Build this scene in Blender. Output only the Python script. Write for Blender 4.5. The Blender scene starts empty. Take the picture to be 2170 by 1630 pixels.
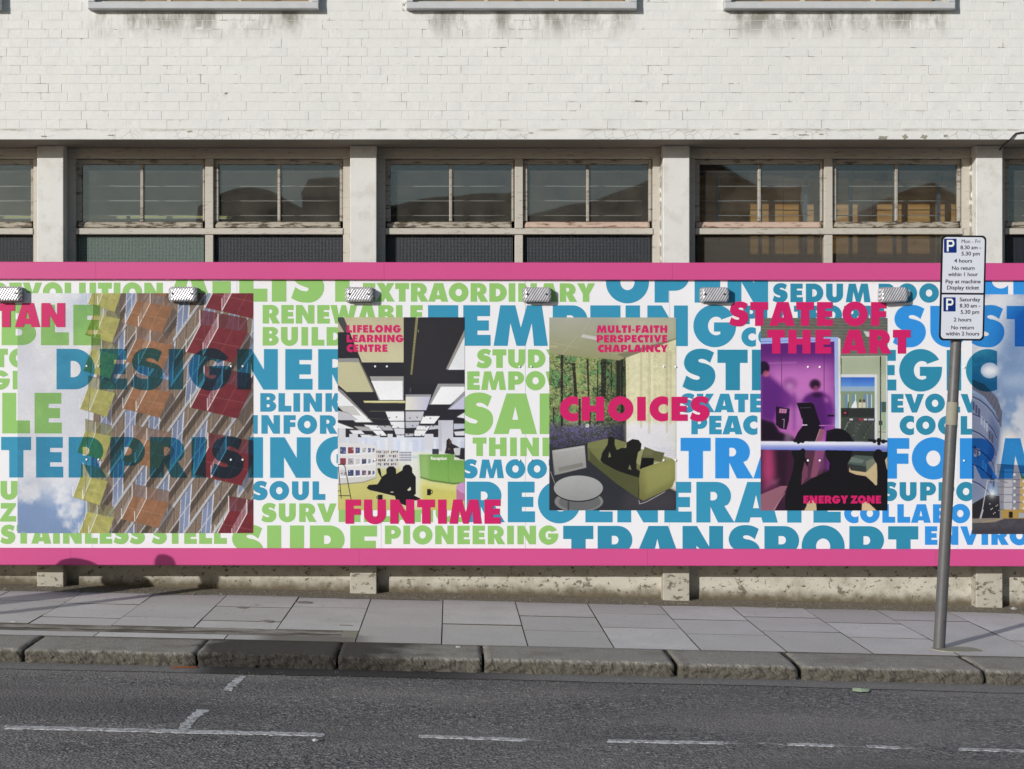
import bpy, bmesh, math, random
import numpy as np
from mathutils import Vector, noise as mnoise
random.seed(7); np.random.seed(7)
S = bpy.context.scene

# ------------------------------------------------------------------ camera, world, sun
F, CX, CY, HC = 3330.0, 955.0, 837.0, 1.691      # focal length and principal point (in 2170-wide units), eye height in metres
cam = bpy.data.cameras.new('camera'); camo = bpy.data.objects.new('camera', cam); S.collection.objects.link(camo)
camo.location = (0, 0, HC); camo.rotation_euler = (math.pi/2, 0, 0)
cam.sensor_width = 36; cam.lens = 36*F/2170; cam.shift_x = (1085-CX)/2170; cam.shift_y = (CY-815)/2170
cam.clip_start = 0.05; cam.clip_end = 2000
S.camera = camo
SUN = Vector((-0.84, -1.0, 0.37)).normalized()   # towards the sun
w = bpy.data.worlds.new('World'); S.world = w; w.use_nodes = True
wn = w.node_tree; bg = wn.nodes['Background']
sky = wn.nodes.new('ShaderNodeTexSky'); sky.sky_type = 'NISHITA'; sky.sun_disc = False
sky.sun_elevation = math.asin(SUN.z); sky.sun_rotation = math.atan2(SUN.x, SUN.y)
sky.air_density = 1.0; sky.dust_density = 0.6; sky.ozone_density = 1.0
wn.links.new(sky.outputs[0], bg.inputs[0]); bg.inputs[1].default_value = 0.085
sl = bpy.data.lights.new('sun', 'SUN'); sl.energy = 3.45; sl.angle = math.radians(0.5); sl.color = (1.0, 0.97, 0.93)
so = bpy.data.objects.new('sun', sl); S.collection.objects.link(so)
so.rotation_euler = SUN.to_track_quat('Z', 'Y').to_euler(); so.location = (-20, -20, 15)
vs = S.view_settings; S.display_settings.display_device = 'sRGB'
vs.view_transform = 'Standard'; vs.look = 'None'; vs.exposure = 0.0; vs.gamma = 1.0
try: vs.use_curve_mapping = False
except Exception: pass

# ------------------------------------------------------------------ helpers
def lin(r, g=None, b=None):
    if g is None: r, g, b = r
    f = lambda c: (c/255/12.92) if c/255 <= 0.04045 else ((c/255+0.055)/1.055)**2.4
    return (f(r), f(g), f(b), 1.0)
def wx(px, Y): return (px-CX)/F*Y
def wz(py, Y): return HC-(py-CY)/F*Y
SX, SY = 0.0225, 0.010
def zp(x, y): return -SX*x + SY*(y-13.19)                     # pavement plane
def zr(x, y):                                                # road surface
    return -0.127 - SX*x + 0.02*(10.26-max(y, 5.0)) - 0.02*max(0, 5.0-y)
def hit(px, py, zf, lift=0.0):
    u, v = (px-CX)/F, (py-CY)/F; a, b = 2.0, 20.0
    for _ in range(50):
        m = (a+b)/2
        if HC-v*m > zf(u*m, m)+lift: a = m
        else: b = m
    return (u*a, a, HC-v*a)
WLOC = {}
class G:
    def __init__(s): s.v = []; s.f = []; s.m = []
    def add(s, vs_, fs, mi=0):
        n = len(s.v); s.v += [tuple(p) for p in vs_]; s.f += [tuple(n+i for i in f) for f in fs]; s.m += [mi]*len(fs); return s
    def box(s, x0, x1, y0, y1, z0, z1, mi=0):
        return s.add([(x0,y0,z0),(x1,y0,z0),(x1,y1,z0),(x0,y1,z0),(x0,y0,z1),(x1,y0,z1),(x1,y1,z1),(x0,y1,z1)],
                     [(0,3,2,1),(4,5,6,7),(0,1,5,4),(1,2,6,5),(2,3,7,6),(3,0,4,7)], mi)
    def bbox(s, x0, x1, y0, y1, z0, z1, b=0.004, mi=0):      # box with chamfered front (towards camera) edges
        return s.add([(x0,y1,z0),(x1,y1,z0),(x1,y1,z1),(x0,y1,z1),(x0,y0+b,z0),(x1,y0+b,z0),(x1,y0+b,z1),(x0,y0+b,z1),
                      (x0+b,y0,z0+b),(x1-b,y0,z0+b),(x1-b,y0,z1-b),(x0+b,y0,z1-b)],
                     [(0,3,2,1),(0,1,5,4),(1,2,6,5),(2,3,7,6),(3,0,4,7),(4,5,9,8),(5,6,10,9),(6,7,11,10),(7,4,8,11),(8,9,10,11)], mi)
    def prism(s, pts, y0, y1, mi=0):                         # pts in x,z ; front y0
        n = len(pts); V = [(x,y0,z) for x,z in pts]+[(x,y1,z) for x,z in pts]
        fs = [tuple(range(n)), tuple(range(2*n-1, n-1, -1))]+[(i, n+i, n+(i+1)%n, (i+1)%n) for i in range(n)]
        return s.add(V, fs, mi)
    def slab(s, pts, zf, h0, h1, mi=0):                      # pts in x,y ; z from zf
        n = len(pts); V = [(x,y,zf(x,y)+h1) for x,y in pts]+[(x,y,zf(x,y)+h0) for x,y in pts]
        fs = [tuple(range(n)), tuple(range(2*n-1, n-1, -1))]+[(i, n+i, n+(i+1)%n, (i+1)%n) for i in range(n)]
        return s.add(V, fs, mi)
    def tube(s, path, r, n=10, mi=0, cap=True):
        rs = r if isinstance(r, (list, tuple)) else [r]*len(path)
        P = [Vector(p) for p in path]; base = len(s.v); V = []; up = None
        for i, p in enumerate(P):
            d = (P[min(i+1, len(P)-1)]-P[max(i-1, 0)]).normalized()
            a = Vector((0,0,1)) if abs(d.z) < .9 else Vector((0,1,0))
            if up is not None: a = up
            u = d.cross(a).normalized(); v = u.cross(d).normalized(); up = v
            V += [p+u*rs[i]*math.cos(2*math.pi*k/n)+v*rs[i]*math.sin(2*math.pi*k/n) for k in range(n)]
        fs = [(i*n+k, i*n+(k+1)%n, (i+1)*n+(k+1)%n, (i+1)*n+k) for i in range(len(P)-1) for k in range(n)]
        if cap: fs += [tuple(range(n-1, -1, -1)), tuple((len(P)-1)*n+k for k in range(n))]
        return s.add(V, fs, mi)
    def mesh(s, name, smooth=False, fix=True):
        me = bpy.data.meshes.new(name); me.from_pydata(s.v, [], s.f); me.update()
        if any(s.m): me.polygons.foreach_set('material_index', s.m)
        if fix:
            bm = bmesh.new(); bm.from_mesh(me); bmesh.ops.recalc_face_normals(bm, faces=bm.faces); bm.to_mesh(me); bm.free()
        if smooth: me.polygons.foreach_set('use_smooth', [True]*len(me.polygons))
        return me
def link(name, me, mats, parent=None, centre=True, label=None, cat=None, group=None, kind=None, at=None):
    """link one mesh object (vertices in world coordinates) with its origin at its centre"""
    o = bpy.data.objects.new(name, me); S.collection.objects.link(o)
    c = Vector((0,0,0))
    if at is not None: c = Vector(at)
    elif centre and len(me.vertices):
        a = np.empty(len(me.vertices)*3, 'f'); me.vertices.foreach_get('co', a); a = a.reshape(-1, 3)
        c = Vector(((a.min(0)+a.max(0))/2).tolist()); a -= np.array(c, 'f'); me.vertices.foreach_set('co', a.ravel()); me.update()
    pw = WLOC.get(parent.name, Vector((0,0,0))) if parent else Vector((0,0,0))
    if parent: o.parent = parent
    o.location = c-pw; WLOC[o.name] = c
    if mats and not me.materials:
        for m in (mats if isinstance(mats, (list, tuple)) else [mats]): me.materials.append(m)
    tag(o, label, cat, group, kind); return o
def tag(o, label=None, cat=None, group=None, kind=None):
    if label: o['label'] = label
    if cat: o['category'] = cat
    if group: o['group'] = group
    if kind: o['kind'] = kind
def empty(name, loc, label=None, cat=None, group=None, kind=None):
    o = bpy.data.objects.new(name, None); S.collection.objects.link(o); o.location = loc; o.empty_display_size = .1
    WLOC[o.name] = Vector(loc); tag(o, label, cat, group, kind); return o

# ------------------------------------------------------------------ materials
class Mat:
    def __init__(s, name, color=(.5,.5,.5,1), rough=.6, spec=.4, metal=0.0):
        s.m = bpy.data.materials.new(name); s.m.use_nodes = True; s.t = s.m.node_tree; s.n = s.t.nodes; s.l = s.t.links
        s.b = s.n['Principled BSDF']; s.out = s.n['Material Output']
        s.b.inputs['Base Color'].default_value = color; s.b.inputs['Roughness'].default_value = rough
        s.b.inputs['Specular IOR Level'].default_value = spec; s.b.inputs['Metallic'].default_value = metal
        s._pos = None
    def pos(s, scale=(1,1,1), rot=(0,0,0), obj=False):
        if obj:
            g = s.n.new('ShaderNodeTexCoord'); src = g.outputs['Object']
        else:
            if not s._pos: s._pos = s.n.new('ShaderNodeNewGeometry')
            src = s._pos.outputs['Position']
        mp = s.n.new('ShaderNodeMapping'); mp.inputs['Scale'].default_value = scale; mp.inputs['Rotation'].default_value = rot
        s.l.new(src, mp.inputs[0]); return mp.outputs[0]
    def xyz(s):
        x = s.n.new('ShaderNodeSeparateXYZ'); s.pos(); s.l.new(s._pos.outputs['Position'], x.inputs[0]); return x.outputs
    def noise(s, scale, detail=4, rough=.55, vec=None, dist=0.0):
        n = s.n.new('ShaderNodeTexNoise'); n.inputs['Scale'].default_value = scale; n.inputs['Detail'].default_value = detail
        n.inputs['Roughness'].default_value = rough; n.inputs['Distortion'].default_value = dist
        s.l.new(vec if vec is not None else s.pos(), n.inputs['Vector']); return n.outputs['Fac']
    def vor(s, scale, feature='F1', vec=None, out='Distance', rnd=1.0):
        n = s.n.new('ShaderNodeTexVoronoi'); n.feature = feature; n.inputs['Scale'].default_value = scale
        n.inputs['Randomness'].default_value = rnd
        s.l.new(vec if vec is not None else s.pos(), n.inputs['Vector']); return n.outputs[out]
    def wave(s, scale, vec=None, dist=0, direc='X', prof='SIN', ds=1.0):
        n = s.n.new('ShaderNodeTexWave'); n.inputs['Scale'].default_value = scale; n.inputs['Distortion'].default_value = dist
        n.inputs['Detail Scale'].default_value = ds
        n.bands_direction = direc; n.wave_profile = prof; s.l.new(vec if vec is not None else s.pos(), n.inputs['Vector']); return n.outputs['Fac']
    def ramp(s, fac, *stops):
        n = s.n.new('ShaderNodeValToRGB'); e = n.color_ramp.elements
        while len(e) < len(stops): e.new(.5)
        for i, (p, c) in enumerate(stops):
            e[i].position = p; e[i].color = (c, c, c, 1) if isinstance(c, (int, float)) else c
        s.l.new(fac, n.inputs[0]); return n.outputs[0]
    def mix(s, fac, a, b, mode='MIX'):
        n = s.n.new('ShaderNodeMix'); n.data_type = 'RGBA'; n.blend_type = mode; n.clamp_factor = True
        for sock, v in ((n.inputs[0], fac), (n.inputs[6], a), (n.inputs[7], b)):
            if isinstance(v, bpy.types.NodeSocket): s.l.new(v, sock)
            else: sock.default_value = v
        return n.outputs[2]
    def math(s, op, a, b=0.0, c=None, clamp=False):
        n = s.n.new('ShaderNodeMath'); n.operation = op; n.use_clamp = clamp
        for i, v in enumerate((a, b) if c is None else (a, b, c)):
            if isinstance(v, bpy.types.NodeSocket): s.l.new(v, n.inputs[i])
            else: n.inputs[i].default_value = v
        return n.outputs[0]
    def mr(s, v, a, b, c=0.0, d=1.0):
        n = s.n.new('ShaderNodeMapRange'); n.interpolation_type = 'SMOOTHSTEP'
        s.l.new(v, n.inputs[0]); n.inputs[1].default_value = a; n.inputs[2].default_value = b; n.inputs[3].default_value = c; n.inputs[4].default_value = d
        return n.outputs[0]
    def rand(s): return s.n.new('ShaderNodeObjectInfo').outputs['Random']
    def color(s, c): s.l.new(c, s.b.inputs['Base Color']); return s
    def rough(s, c): s.l.new(c, s.b.inputs['Roughness']); return s
    def bump(s, h, strength=.5, dist=.002):
        n = s.n.new('ShaderNodeBump'); n.inputs['Strength'].default_value = strength; n.inputs['Distance'].default_value = dist
        s.l.new(h, n.inputs['Height'])
        if s.b.inputs['Normal'].is_linked: s.l.new(s.b.inputs['Normal'].links[0].from_socket, n.inputs['Normal'])
        s.l.new(n.outputs[0], s.b.inputs['Normal']); return s
MT = {}
def simple(name, rgb, rough=.6, spec=.4, metal=0, var=.08, nscale=30, bump=.0):
    m = Mat(name, lin(rgb), rough, spec, metal)
    if var:
        c = lin(rgb); m.color(m.mix(m.noise(nscale), tuple(v*(1-var) for v in c[:3])+(1,), tuple(min(1, v*(1+var)) for v in c[:3])+(1,)))
    if bump: m.bump(m.noise(nscale*4), bump, .002)
    MT[name] = m.m; return m.m

# white masonry paint on brick, with green grey algae stains under the upper sills
def paint_wall(name, base=(222,222,218), specks=True, stains=True, cracks=0.0):
    m = Mat(name, rough=.62, spec=.35)
    X, Y, Z = m.xyz()
    col = m.mix(m.noise(.9, 5, .6), lin((209,210,206)), lin((229,229,226)))
    col = m.mix(m.ramp(m.noise(9, 5), (.45, 0), (.75, 1)), col, lin((212,213,212)))
    col = m.mix(m.math('MULTIPLY', m.rand(), .35), col, lin((217,216,210)))
    if specks:
        col = m.mix(m.ramp(m.noise(55, 2, vec=m.pos((1,1,1.6))), (.72, 0), (.78, 1)), col, lin((150,146,136)))
        sp = m.ramp(m.vor(9.0), (.018, 1), (.03, 0))
        sp = m.math('MULTIPLY', sp, m.ramp(m.noise(3.0), (.55, 0), (.6, 1)))
        col = m.mix(sp, col, lin((95,88,76)))
    if cracks:
        cr = m.ramp(m.vor(11, 'DISTANCE_TO_EDGE', vec=m.pos((1,1,1.3))), (.0, 1), (.016, 0))
        cr = m.math('MULTIPLY', cr, m.ramp(m.noise(2.3), (.46, 0), (.56, 1)))
        col = m.mix(m.math('MULTIPLY', cr, cracks), col, lin((112,106,94)))
        m.bump(m.math('SUBTRACT', 1.0, cr), .5, .002)
    if not stains:                                         # grime gathered along the top of the lintel
        gl_ = m.math('MULTIPLY', m.mr(Z, 3.845, 3.87), m.ramp(m.noise(11, 7, .7, vec=m.pos((.5,1,2))), (.42, 0), (.62, .8)))
        col = m.mix(gl_, col, lin((142,138,120)))
    if stains:
        fx = m.math('FRACT', m.math('DIVIDE', m.math('SUBTRACT', X, -3.02), 2.612))
        inx = m.math('MULTIPLY', m.mr(fx, .0, .06), m.mr(fx, .76, .68))
        up = m.mr(Z, 4.56, 4.80); top = m.mr(Z, 4.83, 4.86, 1, 0)
        blot = m.noise(5.0, 5, .65, vec=m.pos((1.3,1,.45)))
        k = m.math('MULTIPLY', inx, m.math('MULTIPLY', up, top))
        k = m.math('MULTIPLY', k, m.ramp(blot, (.42, 0), (.62, 1)))
        col = m.mix(m.math('MULTIPLY', k, .8), col, lin((112,111,98)))
    m.color(col)
    m.bump(m.noise(14, 6, .65), .5, .008); m.bump(m.noise(120, 4), .3, .0015)
    MT[name] = m.m; return m.m
paint_wall('painted_brick')
m = Mat('joint_paint', rough=.8, spec=.2)
m.color(m.mix(m.ramp(m.noise(7, 4, .6), (.585, 0), (.64, 1)), lin((213,213,209)), lin((120,114,102))))
MT['joint_paint'] = m.m
paint_wall('painted_lintel', stains=False, cracks=.9)
def column_mat(name, flake):
    m = Mat(name, rough=.7, spec=.25)
    X, Y, Z = m.xyz()
    col = m.mix(m.noise(2.2, 4), lin((205,205,201)), lin((221,221,218)))
    col = m.mix(m.ramp(m.noise(6, 6, .7), (.5, 0), (.72, .7)), col, lin((186,184,176)))
    cr = m.ramp(m.vor(4.5, 'DISTANCE_TO_EDGE', vec=m.pos((1.2,1,1), (0,0,0))), (.0, .6), (.006, 0))
    cr = m.math('MULTIPLY', cr, m.ramp(m.noise(2.7), (.56, 0), (.64, 1)))
    col = m.mix(cr, col, lin((120,114,102)))
    # exposed, dirty concrete near the ground
    low = m.mr(Z, .85, .25)
    fl = m.ramp(m.noise(14, 6, .7, vec=m.pos((1,1,1.8))), (.56, 0), (.61, .8))
    col = m.mix(m.math('MULTIPLY', low, flake), col, m.mix(m.noise(9, 5), lin((150,144,128)), lin((186,181,166))))
    col = m.mix(m.math('MULTIPLY', low, fl), col, lin((78,68,52)))
    m.color(col); m.bump(m.noise(40, 5), .4, .003); m.bump(fl, .3, .002)
    MT[name] = m.m
column_mat('painted_column', .85)
m = Mat('plinth_paint', rough=.8, spec=.2)
X, Y, Z = m.xyz()
col = m.mix(m.noise(4, 5), lin((180,175,162)), lin((212,208,196)))
col = m.mix(m.ramp(m.noise(7, 7, .7), (.48, 0), (.66, .6)), col, lin((156,149,132)))
fl = m.math('MAXIMUM', m.ramp(m.noise(16, 7, .75, vec=m.pos((1,1,1.3))), (.575, 0), (.60, .9)), m.ramp(m.noise(5.5, 8, .72), (.61, 0), (.63, .75)))
col = m.mix(fl, col, lin((84,76,62)))
col = m.mix(m.mr(m.math('ADD', m.math('ADD', Z, m.math('MULTIPLY', X, .0225)), m.math('MULTIPLY', m.noise(12, 5), .12)), .19, .07), col, lin((104,95,78)))
m.color(col); m.bump(fl, .5, .004); m.bump(m.noise(60, 4), .4, .003); MT['plinth_paint'] = m.m
def timber(name, a, b, worn, k=.55):
    m = Mat(name, rough=.68, spec=.3)
    g = m.noise(9, 6, .7, vec=m.pos((1,1,5)))
    col = m.mix(m.noise(2.0, 3), lin(a), lin(b))
    col = m.mix(m.ramp(g, (k, 0), (k+.1, 1)), col, lin(worn))
    m.color(col); m.bump(m.noise(30, 5, vec=m.pos((.4,1,3))), .35, .002); MT[name] = m.m
timber('frame_paint', (176,171,160), (200,195,185), (138,130,117), .57)
timber('sash_paint', (152,146,136), (178,172,162), (104,95,84), .53)
timber('weathered_timber', (150,142,128), (184,176,162), (84,74,62), .47)
timber('pink_primer_timber', (186,160,146), (196,176,160), (120,92,74), .54)
m = Mat('peeling_filler', rough=.85)
m.color(m.mix(m.ramp(m.vor(22, vec=m.pos((1,1,.8))), (.25, 0), (.5, 1)), lin((226,222,210)), lin((150,146,134)))); m.bump(m.vor(22), .9, .01)
MT['peeling_filler'] = m.m
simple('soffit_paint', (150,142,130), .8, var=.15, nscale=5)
simple('sill_concrete', (188,190,192), .7, var=.12, nscale=12, bump=.3)
# glass
def glass(name, tint, extra=None):
    mm = bpy.data.materials.new(name); mm.use_nodes = True; t = mm.node_tree; n = t.nodes; n.clear()
    out = n.new('ShaderNodeOutputMaterial'); tr = n.new('ShaderNodeBsdfTransparent'); gl = n.new('ShaderNodeBsdfGlossy')
    tr.inputs[0].default_value = tint; gl.inputs['Roughness'].default_value = .015; gl.inputs['Color'].default_value = (.88,.96,1,1)
    lw = n.new('ShaderNodeLayerWeight'); lw.inputs[0].default_value = .5        # two-sided Schlick reflectance of a thin pane
    pw = n.new('ShaderNodeMath'); pw.operation = 'POWER'; pw.inputs[1].default_value = 5; t.links.new(lw.outputs['Facing'], pw.inputs[0])
    fr = n.new('ShaderNodeMath'); fr.operation = 'MULTIPLY_ADD'; fr.inputs[1].default_value = .93; fr.inputs[2].default_value = .08; t.links.new(pw.outputs[0], fr.inputs[0])
    geo = n.new('ShaderNodeNewGeometry'); ns = n.new('ShaderNodeTexNoise'); ns.inputs['Scale'].default_value = 1.6; ns.inputs['Detail'].default_value = 1
    bp = n.new('ShaderNodeBump'); bp.inputs['Strength'].default_value = .05; bp.inputs['Distance'].default_value = .02
    t.links.new(geo.outputs['Position'], ns.inputs['Vector']); t.links.new(ns.outputs['Fac'], bp.inputs['Height']); t.links.new(bp.outputs[0], gl.inputs['Normal'])
    mx = n.new('ShaderNodeMixShader'); t.links.new(fr.outputs[0], mx.inputs[0]); t.links.new(tr.outputs[0], mx.inputs[1]); t.links.new(gl.outputs[0], mx.inputs[2])
    # thin film of street dust
    df = n.new('ShaderNodeBsdfDiffuse'); df.inputs[0].default_value = lin((150,145,135)); mx2 = n.new('ShaderNodeMixShader')
    n2 = n.new('ShaderNodeTexNoise'); n2.inputs['Scale'].default_value = 5; n2.inputs['Detail'].default_value = 6
    t.links.new(geo.outputs['Position'], n2.inputs['Vector'])
    r = n.new('ShaderNodeMapRange'); t.links.new(n2.outputs['Fac'], r.inputs[0]); r.inputs[1].default_value = .3; r.inputs[2].default_value = .8; r.inputs[3].default_value = .015; r.inputs[4].default_value = .12; oi = n.new('ShaderNodeObjectInfo'); am = n.new('ShaderNodeMath'); am.operation = 'MULTIPLY_ADD'; t.links.new(oi.outputs['Random'], am.inputs[0]); am.inputs[1].default_value = .25; t.links.new(n2.outputs['Fac'], am.inputs[2]); t.links.new(am.outputs[0], r.inputs[0])
    t.links.new(r.outputs[0], mx2.inputs[0]); t.links.new(mx.outputs[0], mx2.inputs[1]); t.links.new(df.outputs[0], mx2.inputs[2])
    t.links.new(mx2.outputs[0], out.inputs[0]); MT[name] = mm
glass('clear_glass', (.85,.87,.87,1))
def obscured(name, cA, cB, trans, reed):
    m = Mat(name, rough=.35, spec=.5)
    if reed: h = m.wave(1/.0115*.5/math.pi*3.14, vec=m.pos(), direc='X')
    else:
        a = m.wave(26, direc='X'); b = m.wave(26, direc='Z'); h = m.math('MAXIMUM', a, b)
    n_ = m.noise(60, 3)
    m.color(m.mix(m.ramp(m.math('MULTIPLY', h, m.math('ADD', n_, .5)), (.25, 0), (.95, 1)), lin(cA), lin(cB)))
    m.bump(h, .6, .003)
    tr = m.n.new('ShaderNodeBsdfTransparent'); tr.inputs[0].default_value = (.75,.75,.72,1)
    mx = m.n.new('ShaderNodeMixShader'); mx.inputs[0].default_value = trans
    m.l.new(m.b.outputs[0], mx.inputs[1]); m.l.new(tr.outputs[0], mx.inputs[2]); m.l.new(mx.outputs[0], m.out.inputs[0]); MT[name] = m.m
obscured('obscured_glass_lit', (44,58,54), (112,132,124), .25, False)  # paler green colour stands in for light behind this one pane
obscured('obscured_glass_dark', (12,14,19), (46,52,62), .30, False)
obscured('obscured_glass_reeded', (36,32,26), (86,78,64), .6, True)
# hoarding
m = Mat('pink_rail_paint', lin((206,74,138)), .42, .4)
m.color(m.mix(m.noise(1.1, 3), lin((198,74,132)), lin((206,80,140)))); m.color(m.mix(m.ramp(m.vor(4.1), (.022, .8), (.03, 0)), m.b.inputs['Base Color'].links[0].from_socket, m.mix(m.ramp(m.noise(3), (.49, 0), (.5, 1)), lin((96,34,66)), lin((236,190,214))))); m.bump(m.noise(5, 4), .12, .006); MT['pink_rail_paint'] = m.m
m = Mat('white_print', lin((231,231,235)), .38, .45); m.bump(m.noise(1.8, 3), .12, .02); MT['white_print'] = m.m
INK = {'green': (143,193,108), 'teal': (52,144,180), 'teal2': (46,136,168), 'blue': (49,143,220), 'pink': (201,30,100), 'white': (235,238,230), 'black': (22,22,26), 'signblue': (10,42,120)}
for k, c in INK.items():
    m = Mat('ink_'+k, lin(c), .4, .4); m.color(m.mix(m.noise(1.5, 2), tuple(v*.96 for v in lin(c)[:3])+(1,), lin(c))); MT['ink_'+k] = m.m
def film(name, c):
    mm = bpy.data.materials.new(name); mm.use_nodes = True; t = mm.node_tree; n = t.nodes; n.clear()
    out = n.new('ShaderNodeOutputMaterial'); tr = n.new('ShaderNodeBsdfTransparent'); gl = n.new('ShaderNodeBsdfGlossy')
    w_ = lin((231,231,235)); c_ = lin(c)
    tr.inputs[0].default_value = tuple(min(1, (c_[i]/w_[i])**.5) for i in range(3))+(1,)
    gl.inputs['Roughness'].default_value = .4
    ly = n.new('ShaderNodeMixShader'); ly.inputs[0].default_value = .03
    t.links.new(tr.outputs[0], ly.inputs[1]); t.links.new(gl.outputs[0], ly.inputs[2]); t.links.new(ly.outputs[0], out.inputs[0]); MT[name] = mm
for k in ('green', 'teal', 'teal2', 'blue'): film('film_'+k, INK[k])
simple('fixing_cap', (236,236,236), .3, .5, var=0)
simple('ply_back', (120,100,76), .8, var=.2, nscale=8)
# metal
m = Mat('galvanised_steel', lin((110,110,110)), .5, .4, .2)
col = m.mix(m.noise(18, 5), lin((86,86,88)), lin((108,107,106)))
sc = m.ramp(m.noise(24, 5, .7, vec=m.pos((1,1,.5))), (.64, 0), (.70, 1))
m.color(m.mix(sc, col, lin((62,56,50)))); m.bump(m.noise(60, 3), .15, .002); MT['galvanised_steel'] = m.m
simple('sign_back', (130,132,134), .5, .5, .6)
m = Mat('sign_white', lin((214,218,228)), .35, .5); MT['sign_white'] = m.m
simple('lamp_base', (150,150,150), .45, .5, .1)
m = Mat('lamp_lens', lin((200,200,205)), .18, .7)
h = m.wave(17, vec=m.pos((1,1,1), (0, math.radians(-32), 0), obj=True), direc='X')
m.color(m.mix(m.ramp(h, (.25, 0), (.65, 1)), m.mix(m.noise(14, 3, vec=m.pos(obj=True)), lin((96,94,100)), lin((150,148,154))), m.mix(m.noise(9, 3, vec=m.pos(obj=True)), lin((166,166,172)), lin((232,232,236))))); m.bump(h, .6, .003)  # pale and dark stripes painted for light refracted by the ribs
m.b.inputs['Coat Weight'].default_value = .5; MT['lamp_lens'] = m.m
simple('screw_metal', (90,90,92), .3, .5, .8, var=0)
simple('cable_black', (40,40,42), .5, var=0)
simple('iron_black', (30,30,32), .5, var=.1)
# ground
m = Mat('asphalt', rough=.86, spec=.25)
v = m.vor(62, out='Color'); sep = m.n.new('ShaderNodeSeparateColor'); m.l.new(v, sep.inputs[0])
col = m.ramp(sep.outputs[0], (.0, lin((92,92,94))), (.45, lin((120,118,119))), (.8, lin((142,139,137))), (1, lin((182,178,172))))
pit = m.ramp(m.noise(46, 4, .65), (.52, 0), (.60, 1))
col = m.mix(pit, col, lin((58,58,60)))
col = m.mix(m.math('MULTIPLY', m.ramp(m.noise(1.1, 4, vec=m.pos((.5,1.2,1))), (.40, 0), (.64, 1)), .6), col, lin((146,141,138)))
col = m.mix(m.ramp(m.noise(.55, 5, .6, vec=m.pos((.4,1.4,1))), (.50, 0), (.66, .55)), col, lin((86,84,86)))
m.color(col); m.bump(m.vor(62), 1.0, .008); m.bump(m.noise(42, 4), .8, .012); MT['asphalt'] = m.m
m = Mat('gutter_asphalt', rough=.85, spec=.2)
X, Y, Z = m.xyz()
wet = m.math('MULTIPLY', m.mr(X, -1.75, -1.5), m.mr(X, .75, -.2))
col = m.mix(m.noise(4, 5), lin((134,131,130)), lin((152,149,147)))
col = m.mix(m.ramp(m.noise(160, 2), (.55, 0), (.65, 1)), col, lin((96,92,90)))
col = m.mix(wet, col, lin((64,62,62)))
col = m.mix(m.ramp(m.noise(60, 5, .7), (.52, 0), (.62, .7)), col, lin((92,89,88)))
m.color(col); m.bump(m.noise(70, 5), .7, .008); MT['gutter_asphalt'] = m.m
m = Mat('line_paint', rough=.7, spec=.3)
wear = m.ramp(m.noise(30, 7, .8), (.49, 0), (.56, 1))
m.color(m.mix(wear, lin((208,208,210)), m.mix(m.noise(90), lin((100,98,98)), lin((146,143,142))))); m.bump(m.noise(80), .5, .003); MT['line_paint'] = m.m
m = Mat('line_paint_worn', rough=.75, spec=.25)
wear = m.ramp(m.noise(26, 7, .8), (.40, 0), (.52, 1))
m.color(m.mix(wear, lin((176,174,172)), m.mix(m.noise(60), lin((96,94,94)), lin((138,135,134))))); m.bump(m.noise(60), .6, .006); MT['line_paint_worn'] = m.m
m = Mat('paving_concrete', rough=.82, spec=.25)
col = m.mix(m.rand(), lin((190,187,184)), lin((216,213,211)))
col = m.mix(m.ramp(m.noise(2.6, 6, .6), (.35, 0), (.7, .6)), col, lin((184,181,178)))
col = m.mix(m.ramp(m.noise(24, 5, .7), (.56, 0), (.7, .5)), col, lin((166,163,160)))
col = m.mix(m.ramp(m.vor(16), (.05, 1), (.07, 0)), col, m.mix(m.noise(2.0), lin((150,145,140)), lin((196,193,192))))
col = m.mix(m.ramp(m.vor(5.3), (.055, .75), (.075, 0)), col, lin((140,136,130)))
col = m.mix(m.ramp(m.noise(140, 2), (.62, 0), (.68, .8)), col, lin((132,128,122)))
X, Y, Z = m.xyz(); nd = m.noise(4, 5, .6)
edge_ = m.math('MULTIPLY', m.mr(Y, 12.9, 13.0), .6); col = m.mix(edge_, col, lin((140,132,118)))
dm = m.math('MULTIPLY', m.mr(m.math('ADD', Y, m.math('MULTIPLY', nd, .35)), 11.32, 11.20), m.math('MULTIPLY', m.mr(X, -1.42, -1.2), m.mr(X, -.48, -.72)))
col = m.mix(m.math('MULTIPLY', dm, .85), col, lin((112,108,100)))
m.color(col); m.bump(m.noise(180, 3), .35, .002); m.bump(m.noise(6, 3), .3, .004); MT['paving_concrete'] = m.m
simple('joint_dirt', (84,78,68), .95, .1, var=.35, nscale=25, bump=.6)
m = Mat('gritty_dirt', rough=.95, spec=.1)
m.color(m.mix(m.ramp(m.noise(45, 5, .7), (.4, 0), (.66, 1)), lin((158,150,136)), lin((104,95,80)))); m.bump(m.noise(60, 5), .9, .01); MT['gritty_dirt'] = m.m
m = Mat('trench_tarmac', rough=.9, spec=.2)
m.color(m.mix(m.ramp(m.noise(12, 5, vec=m.pos((.3,1,1))), (.42, 0), (.6, 1)), lin((150,145,138)), lin((104,98,92)))); m.bump(m.noise(50, 5), .7, .006); MT['trench_tarmac'] = m.m
m = Mat('granite', rough=.78, spec=.3)
X, Y, Z = m.xyz()
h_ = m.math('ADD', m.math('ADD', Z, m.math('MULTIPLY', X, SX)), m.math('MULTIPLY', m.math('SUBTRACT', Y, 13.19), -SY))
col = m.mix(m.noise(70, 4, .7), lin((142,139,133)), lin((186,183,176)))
col = m.mix(m.ramp(m.vor(110), (.2, 1), (.45, 0)), col, lin((112,108,99)))
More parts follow.
